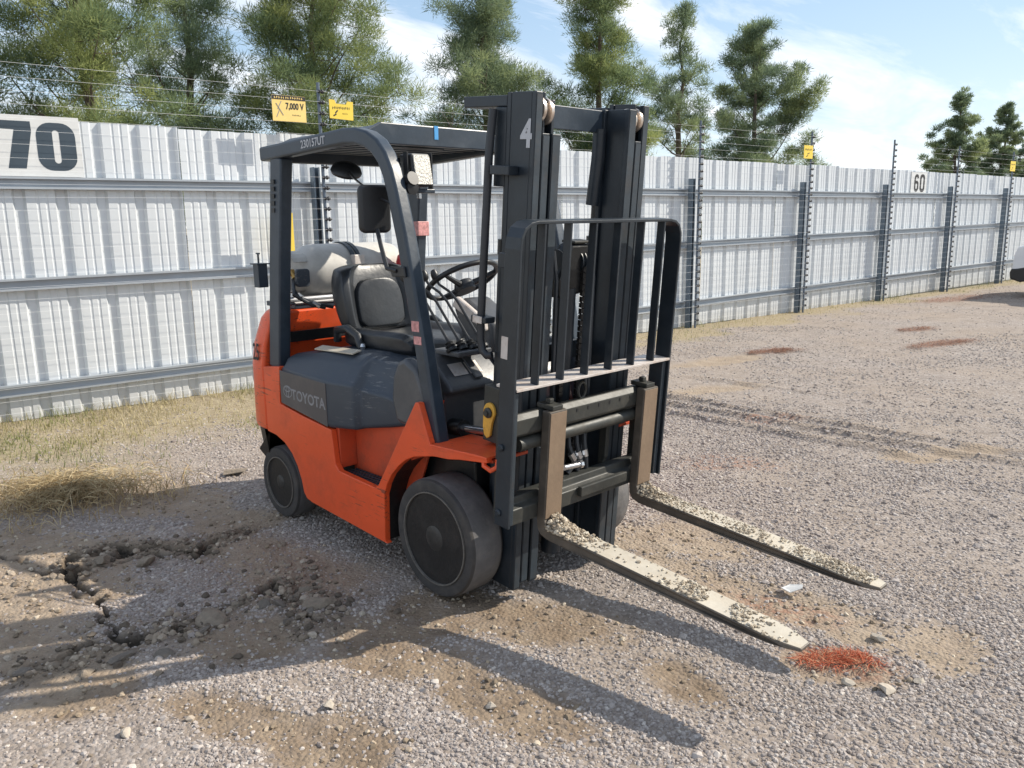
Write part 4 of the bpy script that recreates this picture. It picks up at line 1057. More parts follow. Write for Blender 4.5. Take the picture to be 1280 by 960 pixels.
# ---- seat
sx = -.02
seat = bpy.data.objects.new('seat', None); col.objects.link(seat); seat.parent = fl; seat.location = (-.85, sx, 1.0)
def loft(secs_, closed_ends=True):
    mb = MB(); n = len(secs_[0]); vs = [p for q in secs_ for p in q]; fs = []
    for i in range(len(secs_)-1):
        for k in range(n):
            k2 = (k+1) % n; fs.append((i*n+k, i*n+k2, (i+1)*n+k2, (i+1)*n+k))
    fs += [tuple(range(n))[::-1], tuple(range((len(secs_)-1)*n, len(secs_)*n))]
    return mb.add(vs, fs)
def rrect(hw, hh, rad, n=4):
    return ringpoly(0, 0, hw, hh, rad, n)
# cushion: sections along x, with raised bolsters
secs_ = []
for xx, hw, zt in ((-1.06, .23, 1.05), (-1.00, .255, 1.075), (-.80, .26, 1.068), (-.62, .255, 1.080), (-.53, .245, 1.070), (-.49, .21, 1.035)):
    secs_.append([(xx, sx+a, c) for a, c in ((-hw+.03, .985), (-hw, 1.01), (-hw, zt), (-hw+.03, zt+.022), (-hw+.075, zt+.014), (-hw+.11, zt-.012), (hw-.11, zt-.012), (hw-.075, zt+.014), (hw-.03, zt+.022), (hw, zt), (hw, 1.01), (hw-.03, .985))])
loft(secs_).build('cushion', 'vinyl', seat, bevel=.006, smooth=True, sub=1)
secs_ = []
for zz, hw, dpt, xo in ((1.06, .22, .05, -1.06), (1.10, .245, .07, -1.075), (1.22, .255, .085, -1.10), (1.32, .25, .085, -1.125), (1.385, .225, .07, -1.14), (1.41, .17, .045, -1.145)):
    secs_.append([(xo+a, sx+b_, zz) for a, b_ in ((-dpt, -hw+.04), (0, -hw), (dpt*.95, -hw+.01), (dpt*1.05, -hw+.05), (dpt*.50, -hw+.10), (dpt*.42, 0), (dpt*.50, hw-.10), (dpt*1.05, hw-.05), (dpt*.95, hw-.01), (0, hw), (-dpt, hw-.04), (-dpt*1.15, 0))])
bkr = loft(secs_).build('backrest', 'vinyl', seat, bevel=.006, smooth=True, sub=1)
secs_ = []
for zz, hw in ((1.08, .12), (1.11, .15), (1.20, .158), (1.275, .15), (1.315, .125), (1.335, .08)):
    xo = -1.030-(zz-1.12)*.20
    secs_.append([(xo-.02, sx-hw, zz), (xo+.012, sx-hw+.01, zz), (xo+.020, sx-hw*.5, zz), (xo+.022, sx, zz), (xo+.020, sx+hw*.5, zz), (xo+.012, sx+hw-.01, zz), (xo-.02, sx+hw, zz)])
loft(secs_).build('backrest_panel', 'vinyl', bkr, smooth=True, bevel=.004, sub=1)
for s in (-1, 1):
    mb = MB(); mb.tube([(-1.06, sx+s*.275, 1.02), (-1.04, sx+s*.285, 1.08), (-.94, sx+s*.285, 1.095), (-.86, sx+s*.28, 1.06), (-.84, sx+s*.275, 1.0)], .022, 10); mb.build('hip_restraint', 'vinyl', seat, smooth=True)
mb = MB(); mb.box((-1.0, sx-.22, .985), (-.55, sx+.22, 1.0)); mb.build('seat_base', 'grease', seat)
mb = MB(); mb.lathe([(.012, 0), (.015, .015), (.010, .03), (0, .031)], (-.80, sx-.29, 1.0), 'z', 10); mb.build('belt_buckle', 'chrome', seat)
# ---- cowl and dashboard
mb = MB(); mb.prism([(-.34, .70), (-.34, .99), (-.26, 1.035), (-.205, 1.040), (-.06, .915), (-.045, .885), (-.10, .868), (-.115, .64), (-.30, .60)], 'y', -.36, .36)
cl = mb.build('cowl', 'dash', fl, bevel=.016, seg=3, smooth=True)
for k, (a, b_) in enumerate(((-.20, -.155), (-.03, .02), (.10, .16))):
    mb = MB(); mb.prism([(-.198, 1.042), (-.066, .926), (-.056, .934), (-.188, 1.048)], 'y', a, b_); mb.build('cowl_rib', 'dash', cl, bevel=.008)
for a, b_ in ((-.30, -.215), (-.205, -.130)):
    mb = MB(); U_ = Vector((-.145, 0, .125)).normalized(); mb.add([(-.095+.0035, a, .9485), (-.095+.0035, b_, .9485), (-.150+.0035, b_, .996), (-.150+.0035, a, .996)], [(0, 1, 2, 3)]); mb.build('safety_label', 'shelf', cl)
mb = MB(); mb.prism(ringpoly(-.20, .785, .075, .075, .07), 'x', -.118, -.1115); mb.build('pedal_opening', 'grease', cl)
mb = MB(); mb.prism([(-.40, .588), (-.02, .588), (.13, .66), (.13, .668), (-.02, .60), (-.40, .60)], 'y', -.385, .385); mb.build('floor_plate', 'black', fl, bevel=.002)
for s in (-1, 1):
    mb = MB(); mb.prism([(-.285, .74), (-.315, .85), (-.300, .95), (-.260, 1.02), (-.205, 1.045), (-.12, 1.0), (-.06, .88), (-.04, .72)], 'y', s*.43, s*.495); mb.build('pillar_cover', 'dash', fl, bevel=.022, seg=3, smooth=True)
# steering column + wheel
mb = MB(); mb.prism([(-.33, .99), (-.44, 1.22), (-.36, 1.27), (-.15, 1.16), (-.14, 1.0)], 'y', -.02, .16); mb.build('steering_column', 'dash', fl, bevel=.03, seg=3, smooth=True)
mb = MB(); mb.prism([(-.40, 1.225), (-.365, 1.275), (-.17, 1.175), (-.16, 1.12)], 'y', -.055, -.022); mb.build('column_cover', 'shelf', fl, bevel=.01)
swe = bpy.data.objects.new('steering_wheel', None); col.objects.link(swe); swe.parent = fl; swc = Vector((-.425, .055, 1.315)); swe.location = swc
ax = Vector((-.52, 0, .85)).normalized(); e1 = Vector((0, 1, 0)); e2 = ax.cross(e1)
def swp(a, r_, t_=0): return swc+ax*t_+e1*(r_*math.cos(a))+e2*(r_*math.sin(a))
mb = MB(); mb.tube([swp(2*math.pi*k/36, .185, .03) for k in range(36)], .0135, 10, closed=True); mb.build('wheel_rim', 'black', swe, smooth=True)
for a in (R(90), R(205), R(335)):
    mb = MB(); mb.tube([swp(a, .03, .0), swp(a, .10, .012), swp(a, .18, .03)], [.018, .014, .011], 8); mb.build('spoke', 'black', swe, smooth=True)
mb = MB(); mb.lathe([(.05, -.03), (.055, -.005), (.045, .02), (.02, .03), (0, .032)], swc, ax, 20); mb.build('wheel_hub', 'black', swe, smooth=True)
# hydraulic levers
mb = MB(); mb.box((-.24, -.30, 1.035), (-.06, -.10, 1.06)); mb.build('lever_console', 'dash', fl, bevel=.006)
for k in range(4):
    yy = -.285+.052*k; kx = .012*k
    e = bpy.data.objects.new('control_lever', None); col.objects.link(e); e.parent = fl; e.location = (-.13+kx, yy, 1.06)
    mb = MB(); mb.tube([(-.13+kx, yy, 1.08), (-.30+kx, yy, 1.265), (-.355+kx, yy, 1.305), (-.43+kx, yy, 1.335), (-.455+kx, yy, 1.36)], .0065, 8); mb.build('rod', 'black', e, smooth=True)
    mb = MB(); mb.lathe([(.026, 0), (.028, .012), (.018, .018), (.024, .026), (.015, .034), (.02, .042), (.010, .052), (.007, .07)], (-.12+kx, yy, 1.058), (-.5, 0, .7), 12); mb.build('rubber_boot', 'black', e, smooth=True)
    mb = MB(); mb.lathe([(.008, 0), (.017, .012), (.020, .032), (.014, .052), (0, .058)], (-.452+kx, yy, 1.352), (-.35, 0, .9), 12); mb.build('knob', 'black', e, smooth=True)
# ---- overhead guard
og = bpy.data.objects.new('overhead_guard', None); col.objects.link(og); og.parent = fl; og.location = (-.7, 0, .86)
YO = .50
for s in (-1, 1):
    # front pillar that bends into the side beam
    path = [(-.005, .675), (-.085, 1.10), (-.185, 1.56), (-.240, 1.76), (-.268, 1.84), (-.305, 1.905), (-.355, 1.955), (-.42, 1.990), (-.50, 2.010), (-.60, 2.016), (-.80, 2.008), (-1.05, 1.998), (-1.385, 1.988)]
    mb = MB(); mb.bar([(a, s*.4675, c) for a, c in path], .065, .072, (0, 1, 0)); fp_ = mb.build('front_pillar', 'guard', og, bevel=.012, seg=3, smooth=True)
    mb = MB(); yo_ = 0 if s < 0 else -.03
    mb = MB(); mb.bar([(-1.235, s*.456+yo_, 1.965), (-1.31, s*.464+yo_, 1.42), (-1.372, s*.474+yo_, .865)], .070, .112, (0, 1, 0)); rp_ = mb.build('rear_pillar', 'guard', og, bevel=.010, seg=3, smooth=True)
    if s < 0:
        mb = MB()
        for k in range(5): mb.box((-1.268, -.4960, 1.69+k*.036), (-1.236, -.4925, 1.712+k*.036))
        mb.v = [(a-.0*(c-1.7)-.03+(c-1.7)*.13, b_-.0045+(1.78-c)*.018, c) for a, b_, c in mb.v]
        mb.build('vent_slots', 'black', rp_)
        text('stencil_number', '230157UT', .052, 'letter', fp_, (-.848, -.5012, 2.006), (1, 0, .03), (0, 0, 1), .98, .0008)
        for (zz, hh) in ((1.17, .045), (1.115, .035)):
            mb = MB(); xx = -.185+(1.56-zz)*.2174
            mb.box((xx-.03, -.5012, zz), (xx+.022, -.5004, zz+hh)); mb.build('red_label', 'redtape', fp_)
    else:
        mb = MB(); mb.box((-1.345+.02, .393, 1.55), (-1.210, .476, 1.635)); mb.v = [(a-.012, b_, c) for a, b_, c in mb.v]; mb.build('red_tape', 'redtape', rp_, bevel=.004)
mb = MB(); mb.bar([(-1.385, -.434, 1.985), (-1.385, .434, 1.985)], .05, .07, (1, 0, 0)); mb.build('rear_crossbar', 'guard', og, bevel=.008)
# roof: pressed panel with a front lip and overhead bars underneath
mb = MB(); mb.prism([(-.43, 2.028), (-.33, 2.074), (.33, 2.074), (.43, 2.028), (.43, 2.020), (.33, 2.066), (-.33, 2.066), (-.43, 2.020)], 'x', -1.36, -.552); rf_ = mb.build('roof_panel', 'guard', og, bevel=.002)
mb = MB(); mb.prism([(-.434, 1.985), (-.434, 2.034), (-.335, 2.082), (.335, 2.082), (.434, 2.034), (.434, 1.985)], 'x', -.550, -.520); mb.build('front_lip', 'guard', og, bevel=.006)
mb = MB(); mb.box((-.5195, -.028, 2.020), (-.5175, -.004, 2.083)); mb.build('blue_tape', 'blue', og)
for k in range(8):
    xx = -.66-k*.09
    mb = MB(); mb.box((xx-.014, -.434, 2.0), (xx+.014, .434, 2.018)); mb.build('roof_bar', 'guard', og, bevel=.003)
for k in range(2):
    mb = MB(); mb.box((-.63-k*.05, -.25+k*.03, 1.982), (-.60-k*.05, .10+k*.02, 1.996)); mb.build('roof_bracket', 'mast_edge', og, bevel=.003)
# mirrors
rmr = bpy.data.objects.new('round_mirror', None); col.objects.link(rmr); rmr.parent = fl; rmr.location = (-.93, -.27, 1.885)
mb = MB(); mb.lathe([(.074, .012), (.079, .0), (.070, -.022), (.04, -.04), (0, -.046)], (-.93, -.27, 1.885), (-.42, .1, -.9), 24); mb.build('mirror_shell', 'black', rmr, smooth=True)
mb = MB(); mb.lathe([(.072, .013), (.05, .022), (0, .028)], (-.93, -.27, 1.885), (-.42, .1, -.9), 24); mb.build('mirror_glass', 'mirror', rmr, smooth=True)
mb = MB(); mb.tube([(-.90, -.275, 1.88), (-.70, -.38, 1.84), (-.52, -.44, 1.79), (-.40, -.455, 1.74), (-.255, -.465, 1.70)], .005, 6); mb.build('mirror_stalk', 'black', rmr, smooth=True)
smr = bpy.data.objects.new('side_mirror', None); col.objects.link(smr); smr.parent = fl; smr.location = (-.40, -.478, 1.69)
mb = MB(); mb.prism(ringpoly(-.478, 1.69, .070, .105, .028), 'x', -.415, -.385); mb.v = [(a+(b_+.478)*.25, b_, c) for a, b_, c in mb.v]; mb.build('mirror_shell', 'black', smr, bevel=.012, seg=3, smooth=True)
mb = MB(); mb.prism(ringpoly(-.478, 1.69, .063, .098, .025), 'x', -.4165, -.4155); mb.v = [(a+(b_+.478)*.25, b_, c) for a, b_, c in mb.v]; mb.build('mirror_glass', 'mirror', smr)
mb = MB(); mb.tube([(-.385, -.478, 1.60), (-.345, -.490, 1.53), (-.300, -.505, 1.47), (-.275, -.512, 1.435), (-.205, -.510, 1.425)], .010, 8); mb.build('mirror_arm', 'black', smr, smooth=True)
mb = MB(); mb.box((-.25, -.512, 1.40), (-.15, -.5005, 1.445)); mb.v = [(a-(c-1.42)*.2, b_, c) for a, b_, c in mb.v]; mb.build('arm_clamp', 'black', smr, bevel=.004)
# work lamp in its bracket
hl = bpy.data.objects.new('work_lamp', None); col.objects.link(hl); hl.parent = fl; hl.location = (-.25, -.36, 1.83)
lx, ly, lz = -.215, -.345, 1.852
mb = MB(); mb.prism(ringpoly(ly, lz, .052, .070, .012), 'x', lx-.085, lx); mb.v = [(a-(c-lz)*.18, b_, c) for a, b_, c in mb.v]; mb.build('lamp_housing', 'black', hl, bevel=.008)
mb = MB(); mb.prism(ringpoly(ly, lz, .044, .062, .010), 'x', lx+.0005, lx+.006); mb.v = [(a-(c-lz)*.18, b_, c) for a, b_, c in mb.v]; mb.build('lamp_lens', 'lampglass', hl, bevel=.002)
mb = MB(); mb.bar([(lx-.03, ly-.066, lz+.075), (lx-.03, ly-.066, lz-.085), (lx-.03, ly+.066, lz-.085), (lx-.03, ly+.066, lz+.075)], .028, .006, (1, 0, 0)); mb.build('lamp_bracket', 'black', hl)
mb = MB(); mb.tube([(lx-.03, ly, lz-.088), (lx-.03, ly, lz-.12)], .010, 8); mb.build('lamp_bolt', 'chrome', hl)
mb = MB(); mb.box((-.275, -.436, 1.755), (-.225, -.27, 1.772)); mb.build('lamp_mount', 'guard', hl, bevel=.003)
mb = MB(); mb.lathe([(.022, 0), (.026, .03), (.03, .05), (0, .052)], (-.25, -.41, 1.775), 'x', 14); mb.lathe([(.03, 0), (.03, .05), (0, .05)], (-.245, -.41, 1.80), (.9, 0, .3), 14); mb.build('turn_lamp', 'black', hl, smooth=True)
# gas cylinder (a thing of its own) with bracket
tx_, tz_, tr_ = -1.575, 1.360, .155
br = bpy.data.objects.new('cylinder_bracket', None); col.objects.link(br); br.parent = fl; br.location = (tx_, 0, 1.17)
mb = MB(); mb.box((tx_-.16, -.34, 1.167), (tx_+.17, .30, 1.195)); mb.build('bracket_plate', 'guard', br, bevel=.004)
for yy in (.075, .112):
    mb = MB(); P_ = [(tx_+(tr_+.006)*math.cos(R(a)), yy, tz_+(tr_+.006)*math.sin(R(a))) for a in range(-20, 201, 11)]
    mb.bar([(P_[0][0], yy, 1.19)]+P_+[(P_[-1][0], yy, 1.19)], .026, .007, (0, 1, 0)); mb.build('strap', 'mast_edge', br, bevel=.002)
mb = MB(); mb.box((tx_+.130, .06, 1.39), (tx_+.175, .13, 1.45)); mb.build('strap_latch', 'shelf', br, bevel=.004)
mb = MB(); mb.tube([(tx_+.10, -.41, 1.215), (tx_+.10, .30, 1.215)], .014, 8); mb.tube([(tx_+.17, -.39, 1.20), (tx_+.17, -.05, 1.20)], .010, 8); mb.build('bracket_tube', 'chrome', br, smooth=True)
mb = MB(); mb.box((tx_-.03, -.475, 1.27), (tx_+.03, -.42, 1.40)); mb.box((tx_-.045, -.485, 1.395), (tx_+.045, -.41, 1.402)); mb.tube([(tx_, -.455, 1.40), (tx_, -.455, 1.455)], .006, 6); mb.tube([(tx_-.02, -.455, 1.455), (tx_+.02, -.455, 1.455)], .005, 6)
mb.v = [(a+.03, b_-.012, c+.02) for a, b_, c in mb.v]
mb.build('swing_latch', 'guard', br, bevel=.002)
gc = empty('gas_cylinder', (tx_, 0, tz_-tr_), 'silver gas cylinder lying across the back of the forklift behind the seat', 'gas cylinder')
mb = MB(); mb.lathe([(0, -.395), (.06, -.39), (.11, -.365), (.143, -.325), (tr_, -.27), (tr_, .22), (.143, .275), (.11, .315), (.06, .34), (0, .345)], (tx_, .15, tz_), 'y', 40); mb.build('tank_shell', 'alu', gc, smooth=True)
mb = MB(); P_ = [(.118*math.cos(R(a)), .118*math.sin(R(a))) for a in range(30, 331, 15)]
mb.bar([(tx_+a, -.245, tz_+c) for a, c in P_], .10, .004, (0, 1, 0)); mb.build('collar', 'alu', gc, bevel=.001)
mb = MB(); mb.tube([(tx_, -.23, tz_), (tx_, -.29, tz_)], .018, 10); mb.tube([(tx_+.02, -.27, tz_), (tx_+.06, -.27, tz_-.03)], .012, 8); mb.lathe([(.03, 0), (.03, .015), (0, .016)], (tx_, -.295, tz_), (0, -1, 0), 12); mb.build('valve', 'brass', gc, smooth=True)
mb = MB(); mb.prism(ringpoly(-.27, 1.335, .042, .05, .02), 'x', tx_+.135, tx_+.158); mb.build('gauge_window', 'hood', gc, bevel=.004)
for k in range(2):
    mb = MB(); mb.tube([(tx_+.05, -.275, tz_-.04-k*.02), (tx_+.15, -.33, 1.30-k*.03), (tx_+.20, -.36+.03*k, 1.25-k*.02), (tx_+.245, -.28+.05*k, 1.19), (tx_+.25, -.20+.05*k, 1.17)], .011, 8); mb.build('gas_hose', 'hose', fl, smooth=True)
mb = MB(); mb.tube([(tx_+.235, -.27, 1.20), (tx_+.255, -.235, 1.18)], .015, 8); mb.build('hose_fitting', 'chrome', fl, smooth=True)
fe_ = bpy.data.objects.new('fire_extinguisher', None); col.objects.link(fe_); fe_.location = (-1.36, .385, 1.28)
tag(fe_, 'small red fire extinguisher strapped to the far rear guard pillar', 'fire extinguisher')
mb = MB(); mb.lathe([(.045, 0), (.05, .01), (.05, .16), (.04, .195), (.018, .21), (.018, .225), (0, .226)], (-1.36, .385, 1.24), 'z', 18); mb.build('bottle', 'red', fe_, smooth=True)
mb = MB(); mb.box((-1.39, .375, 1.463), (-1.32, .395, 1.475)); mb.tube([(-1.34, .385, 1.46), (-1.32, .36, 1.42), (-1.315, .35, 1.36)], .006, 6); mb.build('handle', 'black', fe_)
# blue cloth on the far floor side
mb = MB(); secs_ = []
for k, (xx, hw, zt) in enumerate(((-.52, .05, 1.04), (-.47, .085, 1.075), (-.40, .09, 1.085), (-.33, .07, 1.06))):
    secs_.append([(xx, .36+hw*math.cos(R(a)), .99+(zt-.99)*max(0, math.sin(R(a)))) for a in (0, 30, 60, 90, 120, 150, 180)])
cb = loft(secs_).build('cloth', 'bluecloth', None, smooth=True); tag(cb, 'blue folded cloth lying left of the seat on the hood edge', 'cloth')

# ---- mast (leans forward); coordinates below are upright and tipped by TM
TILT = .0832
def TM(p):
    px_, pz_ = .12, .25; a = p[0]-px_; c = p[2]-pz_
    return (px_+a*math.cos(TILT)+c*math.sin(TILT), p[1], pz_-a*math.sin(TILT)+c*math.cos(TILT))
ma = bpy.data.objects.new('mast', None); col.objects.link(ma); ma.parent = fl; ma.location = (.2, 0, .08)
def ibeam(y0, y1, yw0, yw1, x0, x1, z0, z1, ft, cut=None):
    """two flanges y0..y1 and a web yw0..yw1; cut = z above which the front flange is gone"""
    mb = MB(TM)
    mb.box((x0+ft+.0005, yw0, z0), (x1-ft-.0005, yw1, z1)); mb.box((x0, y0, z0), (x0+ft, y1, z1))
    mb.box((x1-ft, y0, z0), (x1, y1, cut or z1))
    return mb
for s in (-1, 1):
    for nm, (a, b_, c, d_), x0, x1, z0, z1, ct, lab in (('outer', (.3065, .3435, .328, .3425), .170, .325, .077, 2.122, None, 'outer'), ('middle', (.263, .3025, .270, .282), .172, .327, .100, 2.125, 1.975, 'mid'), ('inner', (.206, .2525, .222, .238), .176, .331, .092, 2.10, 1.975 if s < 0 else None, 'in')):
        ys = sorted((s*a, s*b_)); yw = sorted((s*c, s*d_))
        rl = ibeam(ys[0], ys[1], yw[0], yw[1], x0, x1, z0, z1, .022, ct).build('mast_rail', 'mast', ma, bevel=.003)
        mb = MB(TM); mb.box((x1+.0005, ys[0]+.003, z0+.01), (x1+.0025, ys[1]-.003, (ct or z1)-.01)); mb.build('wear_strip', 'mast_edge', rl)
    for yy, zz in ((.2945, 2.06), (.254, 2.055)):
        mb = MB(TM); mb.lathe([(.040, -.010), (.050, -.007), (.050, .007), (.040, .010)], (.281, s*yy, zz), 'y', 24); mb.build('roller', 'roller', ma, smooth=True)
    # lift cylinder behind the rail
    mb = MB(TM); mb.tube([(.128, s*.275, .12), (.128, s*.275, 1.50)], .034, 16); mb.build('lift_cylinder', 'mast', ma, smooth=True)
    mb = MB(TM); mb.tube([(.128, s*.275, 1.50), (.128, s*.275, 1.56)], .038, 16); mb.tube([(.128, s*.275, 1.56), (.128, s*.275, 2.05)], .024, 14); mb.build('lift_rod', 'grease', ma, smooth=True)
    # top brackets reaching back
    mb = MB(TM); mb.box((-.085, s*.3435, 2.070), (.1695, s*.25, 2.112)); mb.build('top_bracket', 'mast', ma, bevel=.004)
    mb = MB(TM); mb.box((.145, s*.3460, 1.815), (.25, s*.40, 1.85)) ; mb.build('tie_bracket', 'mast', ma, bevel=.003)
    # side plates on the outer rail
    mb = MB(TM); mb.box((.105, s*.3000, 1.77), (.1685, s*.3430, 2.069)); mb.build('rail_gusset', 'mast', ma, bevel=.004)
    mb = MB(TM); mb.box((.195, s*.3436, 1.46), (.24, s*.385, 1.52)); mb.build('hose_clamp', 'mast', ma, bevel=.004)
text('stencil_digit', '4', .140, 'letter', ma, TM((.283, -.3452, 1.965)), (Vector(TM((1, 0, 0)))-Vector(TM((0, 0, 0)))), (Vector(TM((0, 0, 1)))-Vector(TM((0, 0, 0)))), .85, .0045)
mb = MB(TM); mb.box((.172, -.300, 2.004), (.184, .300, 2.096)); mb.build('top_crossbeam', 'guard', ma, bevel=.003)
mb = MB(TM); mb.box((.150, -.325, .15), (.168, .325, .33)); mb.build('bottom_crossbeam', 'mast', ma, bevel=.003)
mb = MB(TM); mb.box((.136, -.325, 1.02), (.166, .325, 1.10)); mb.build('middle_crossbeam', 'mast', ma, bevel=.003)
mb = MB(TM); mb.tube([(.182, .20, 2.02), (.182, .20, 1.90), (.17, .195, 1.70)], .03, 10); mb.build('hose_roller', 'mast', ma, smooth=True)
# free lift cylinder with chain wheel in the middle
mb = MB(TM); mb.tube([(.235, -.02, .14), (.235, -.02, 1.36)], .045, 20); mb.build('free_lift_cylinder', 'mast', ma, smooth=True)
mb = MB(TM); mb.prism([(-.10, 1.32), (-.105, 1.40), (-.065, 1.50), (-.04, 1.548), (.07, 1.548), (.095, 1.46), (.09, 1.34)], 'x', .20, .275); mb.build('chain_head', 'grease', ma, bevel=.014)
mb = MB(TM); mb.box((.205, -.03, 1.549), (.28, .085, 1.560)); mb.build('head_plate', 'carriage', ma, bevel=.003)
for yy in (-.075, .035):
    mb = MB(TM); mb.lathe([(.055, -.014), (.055, -.010), (.046, -.008), (.046, .008), (.055, .010), (.055, .014)], (.235, yy, 1.47), 'y', 20); mb.build('chain_wheel', 'mast', ma, smooth=True)
    ck_ = MB(TM)
    for k in range(34):
        zz = 1.44-k*.0255
        for q in (-.009, -.003, .003, .009):
            hgt = .016 if (k % 2) == (q in (-.009, .009)) else .010
            ck_.box((.277, yy+q-.0022, zz-hgt/2-.004), (.292, yy+q+.0022, zz+hgt/2+.004))
    cko = ck_.build('lift_chain', 'rim', ma); cko['kind'] = 'stuff'
for yy, r_ in ((.085, .010), (.108, .010), (-.125, .010)):
    mb = MB(TM); mb.tube([(.25, yy, 1.52), (.275, yy, 1.40), (.285, yy, 1.0), (.30, yy*.9, .72), (.32, yy*.6, .60), (.335, yy*.3, .56)], r_, 8); mb.build('hydraulic_hose', 'hose', ma, smooth=True)
# hose run along the right rail, looping back to the chassis
mb = MB(TM); mb.tube([(.115, -.365, 2.06), (.108, -.372, 1.90), (.10, -.374, 1.46), (.095, -.374, 1.22), (.097, -.374, 1.15), (.108, -.372, 1.105), (.13, -.365, 1.085), (.15, -.355, 1.09)], .0165, 10); mb.build('hydraulic_hose', 'hose', ma, smooth=True)
mb = MB(TM); mb.box((.060, -.400, 1.225), (.150, -.345, 1.250)); mb.build('clamp_bar', 'mast', ma, bevel=.003)
mb = MB(TM); mb.box((.075, -.404, 1.222), (.130, -.400, 1.252)); mb.build('clamp_plate', 'shelf', ma, bevel=.002)
# tilt cylinders
for s in (-1, 1):
    mb = MB(); mb.tube([(-.30, s*.30, .70), (-.02, s*.315, .725)], .038, 14); tcl = mb.build('tilt_cylinder', 'grease', fl, smooth=True)
    mb = MB(); mb.tube([(-.02, s*.315, .725), (.165, s*.325, .742)], .018, 12); mb.build('tilt_rod', 'chrome', tcl, smooth=True)
# yellow anchor on the mast flank
mb = MB(TM); mb.box((.158, -.40, .735), (.248, -.3445, .975)); an = mb.build('anchor_block', 'carriage', ma, bevel=.004)
mb = MB(TM); P_ = [(.205+.034*math.cos(R(a)), .865+.042*math.sin(R(a))) for a in range(0, 181, 20)]+[(.171, .80), (.179, .765), (.198, .752), (.215, .765), (.223, .82)]
mb.prism(P_, 'y', -.414, -.4005); ye = mb.build('anchor_plate', 'yellow', an, bevel=.003)
mb = MB(TM); mb.lathe([(.022, 0), (.022, .008), (.012, .012), (.012, .02), (0, .02)], (.205, -.4142, .865), (0, -1, 0), 14); mb.build('anchor_bolt', 'carriage', ye, smooth=True)

# ---- carriage, load backrest, forks
ca_ = bpy.data.objects.new('carriage', None); col.objects.link(ca_); ca_.parent = fl; ca_.location = (.42, 0, .42)
XF = .4946
mb = MB(TM); mb.prism([(.385, .835), (.385, .915), (.43, .925), (.452, .905), (.452, .845), (.44, .832)], 'y', -.505, .385); mb.build('upper_bar', 'carriage', ca_, bevel=.004)
mb = MB(TM); mb.prism([(.375, .505), (.375, .575), (.420, .575), (.425, .545), (.452, .535), (.452, .470), (.40, .470)], 'y', -.505, .385); mb.build('lower_bar', 'carriage', ca_, bevel=.004)
mb = MB(TM); mb.box((.452, -.11, .500), (.475, .20, .545)); mb.build('lower_hook', 'carriage', ca_, bevel=.004)
mb = MB(TM); mb.tube([(.425, -.46, .795), (.425, .34, .795)], .028, 16); mb.build('side_shift_cylinder', 'carriage', ca_, smooth=True)
for yy in (-.488, -.165, .155, .368):
    mb = MB(TM); mb.prism([(.345, .47), (.345, .90), (.384, .90), (.384, .60), (.374, .58), (.374, .47)], 'y', yy-.012, yy+.012); mb.build('carriage_plate', 'carriage', ca_, bevel=.003)
mb = MB(TM); mb.tube([(.46, -.215, .655), (.46, -.12, .648)], .012, 10); mb.tube([(.46, -.12, .648), (.46, -.105, .647)], .018, 8); mb.build('grease_pin', 'chrome', ca_, smooth=True)
for k in range(6):
    mb = MB(TM); mb.box((.4521, -.15+k*.07, .882), (.4535, -.14+k*.07, .897)); mb.build('bar_notch', 'black', ca_)
mb = MB(TM); mb.tube([(.41+.0*k, -.075+.024*math.cos(R(a)), .955+.034*math.sin(R(a))) for k, a in enumerate(range(0, 360, 30))], .006, 6, closed=True); mb.build('lifting_eye', 'carriage', ca_, smooth=True)
for k in range(3):
    mb = MB(TM); mb.tube([(.34, -.07+.05*k, .78), (.37, -.09+.05*k, .70), (.385, -.06+.035*k, .62), (.38, -.10+.06*k, .58)], .011, 8); mb.build('hydraulic_hose', 'hose', ca_, smooth=True)
    mb = MB(TM); mb.tube([(.377, -.085+.045*k, .665), (.384, -.066+.037*k, .635)], .0145, 8); mb.build('hose_fitting', 'chrome', ca_, smooth=True)
lb = bpy.data.objects.new('load_backrest', None); col.objects.link(lb); lb.parent = fl; lb.location = (.44, -.06, .48)
YR, YL = -.540, .455
mb = MB(TM)
xa, xb = .395, .475
prof_ = [(YR+.006, .475), (YR+.006, 1.56), (YR+.010, 1.60), (YR+.026, 1.632), (YR+.055, 1.650), (YR+.09, 1.656), (YL-.09, 1.656), (YL-.055, 1.650), (YL-.026, 1.632), (YL-.010, 1.60), (YL-.006, 1.56), (YL-.006, .475)]
mb.bar([((xa+xb)/2, a, c) for a, c in prof_], xb-xa, .012, (1, 0, 0)); mb.build('frame', 'mast', lb, bevel=.002)
for yy, s in ((YR, -1), (YL, 1)):
    mb = MB(TM); mb.box((.388, yy-s*.014, .478), (.462, yy-s*.040, 1.02)); mb.build('mounting_plate', 'mast_edge', lb, bevel=.003)
    for zz in (.53, .80):
        mb = MB(TM); mb.lathe([(.015, 0), (.015, .006), (.010, .012), (0, .012)], (.42, yy+s*.0005, zz), (0, s, 0), 8); mb.build('bolt', 'mast', lb)
mb = MB(TM); mb.box((xa-.030, YR+.0125, 1.030), (xb+.004, YL-.0125, 1.040)); mb.build('lower_shelf', 'shelf', lb, bevel=.001)
for yy in (-.410, -.268, -.122, .030, .182, .325):
    mb = MB(TM); mb.box((xa+.040, yy-.005, 1.0405), (xb-.002, yy+.005, 1.650)); mb.build('upright_bar', 'mast', lb, bevel=.0015)
mb = MB(TM); mb.box((.397, YR-.0015, 1.15), (.432, YR-.0003, 1.235)); mb.build('white_label', 'shelf', lb)
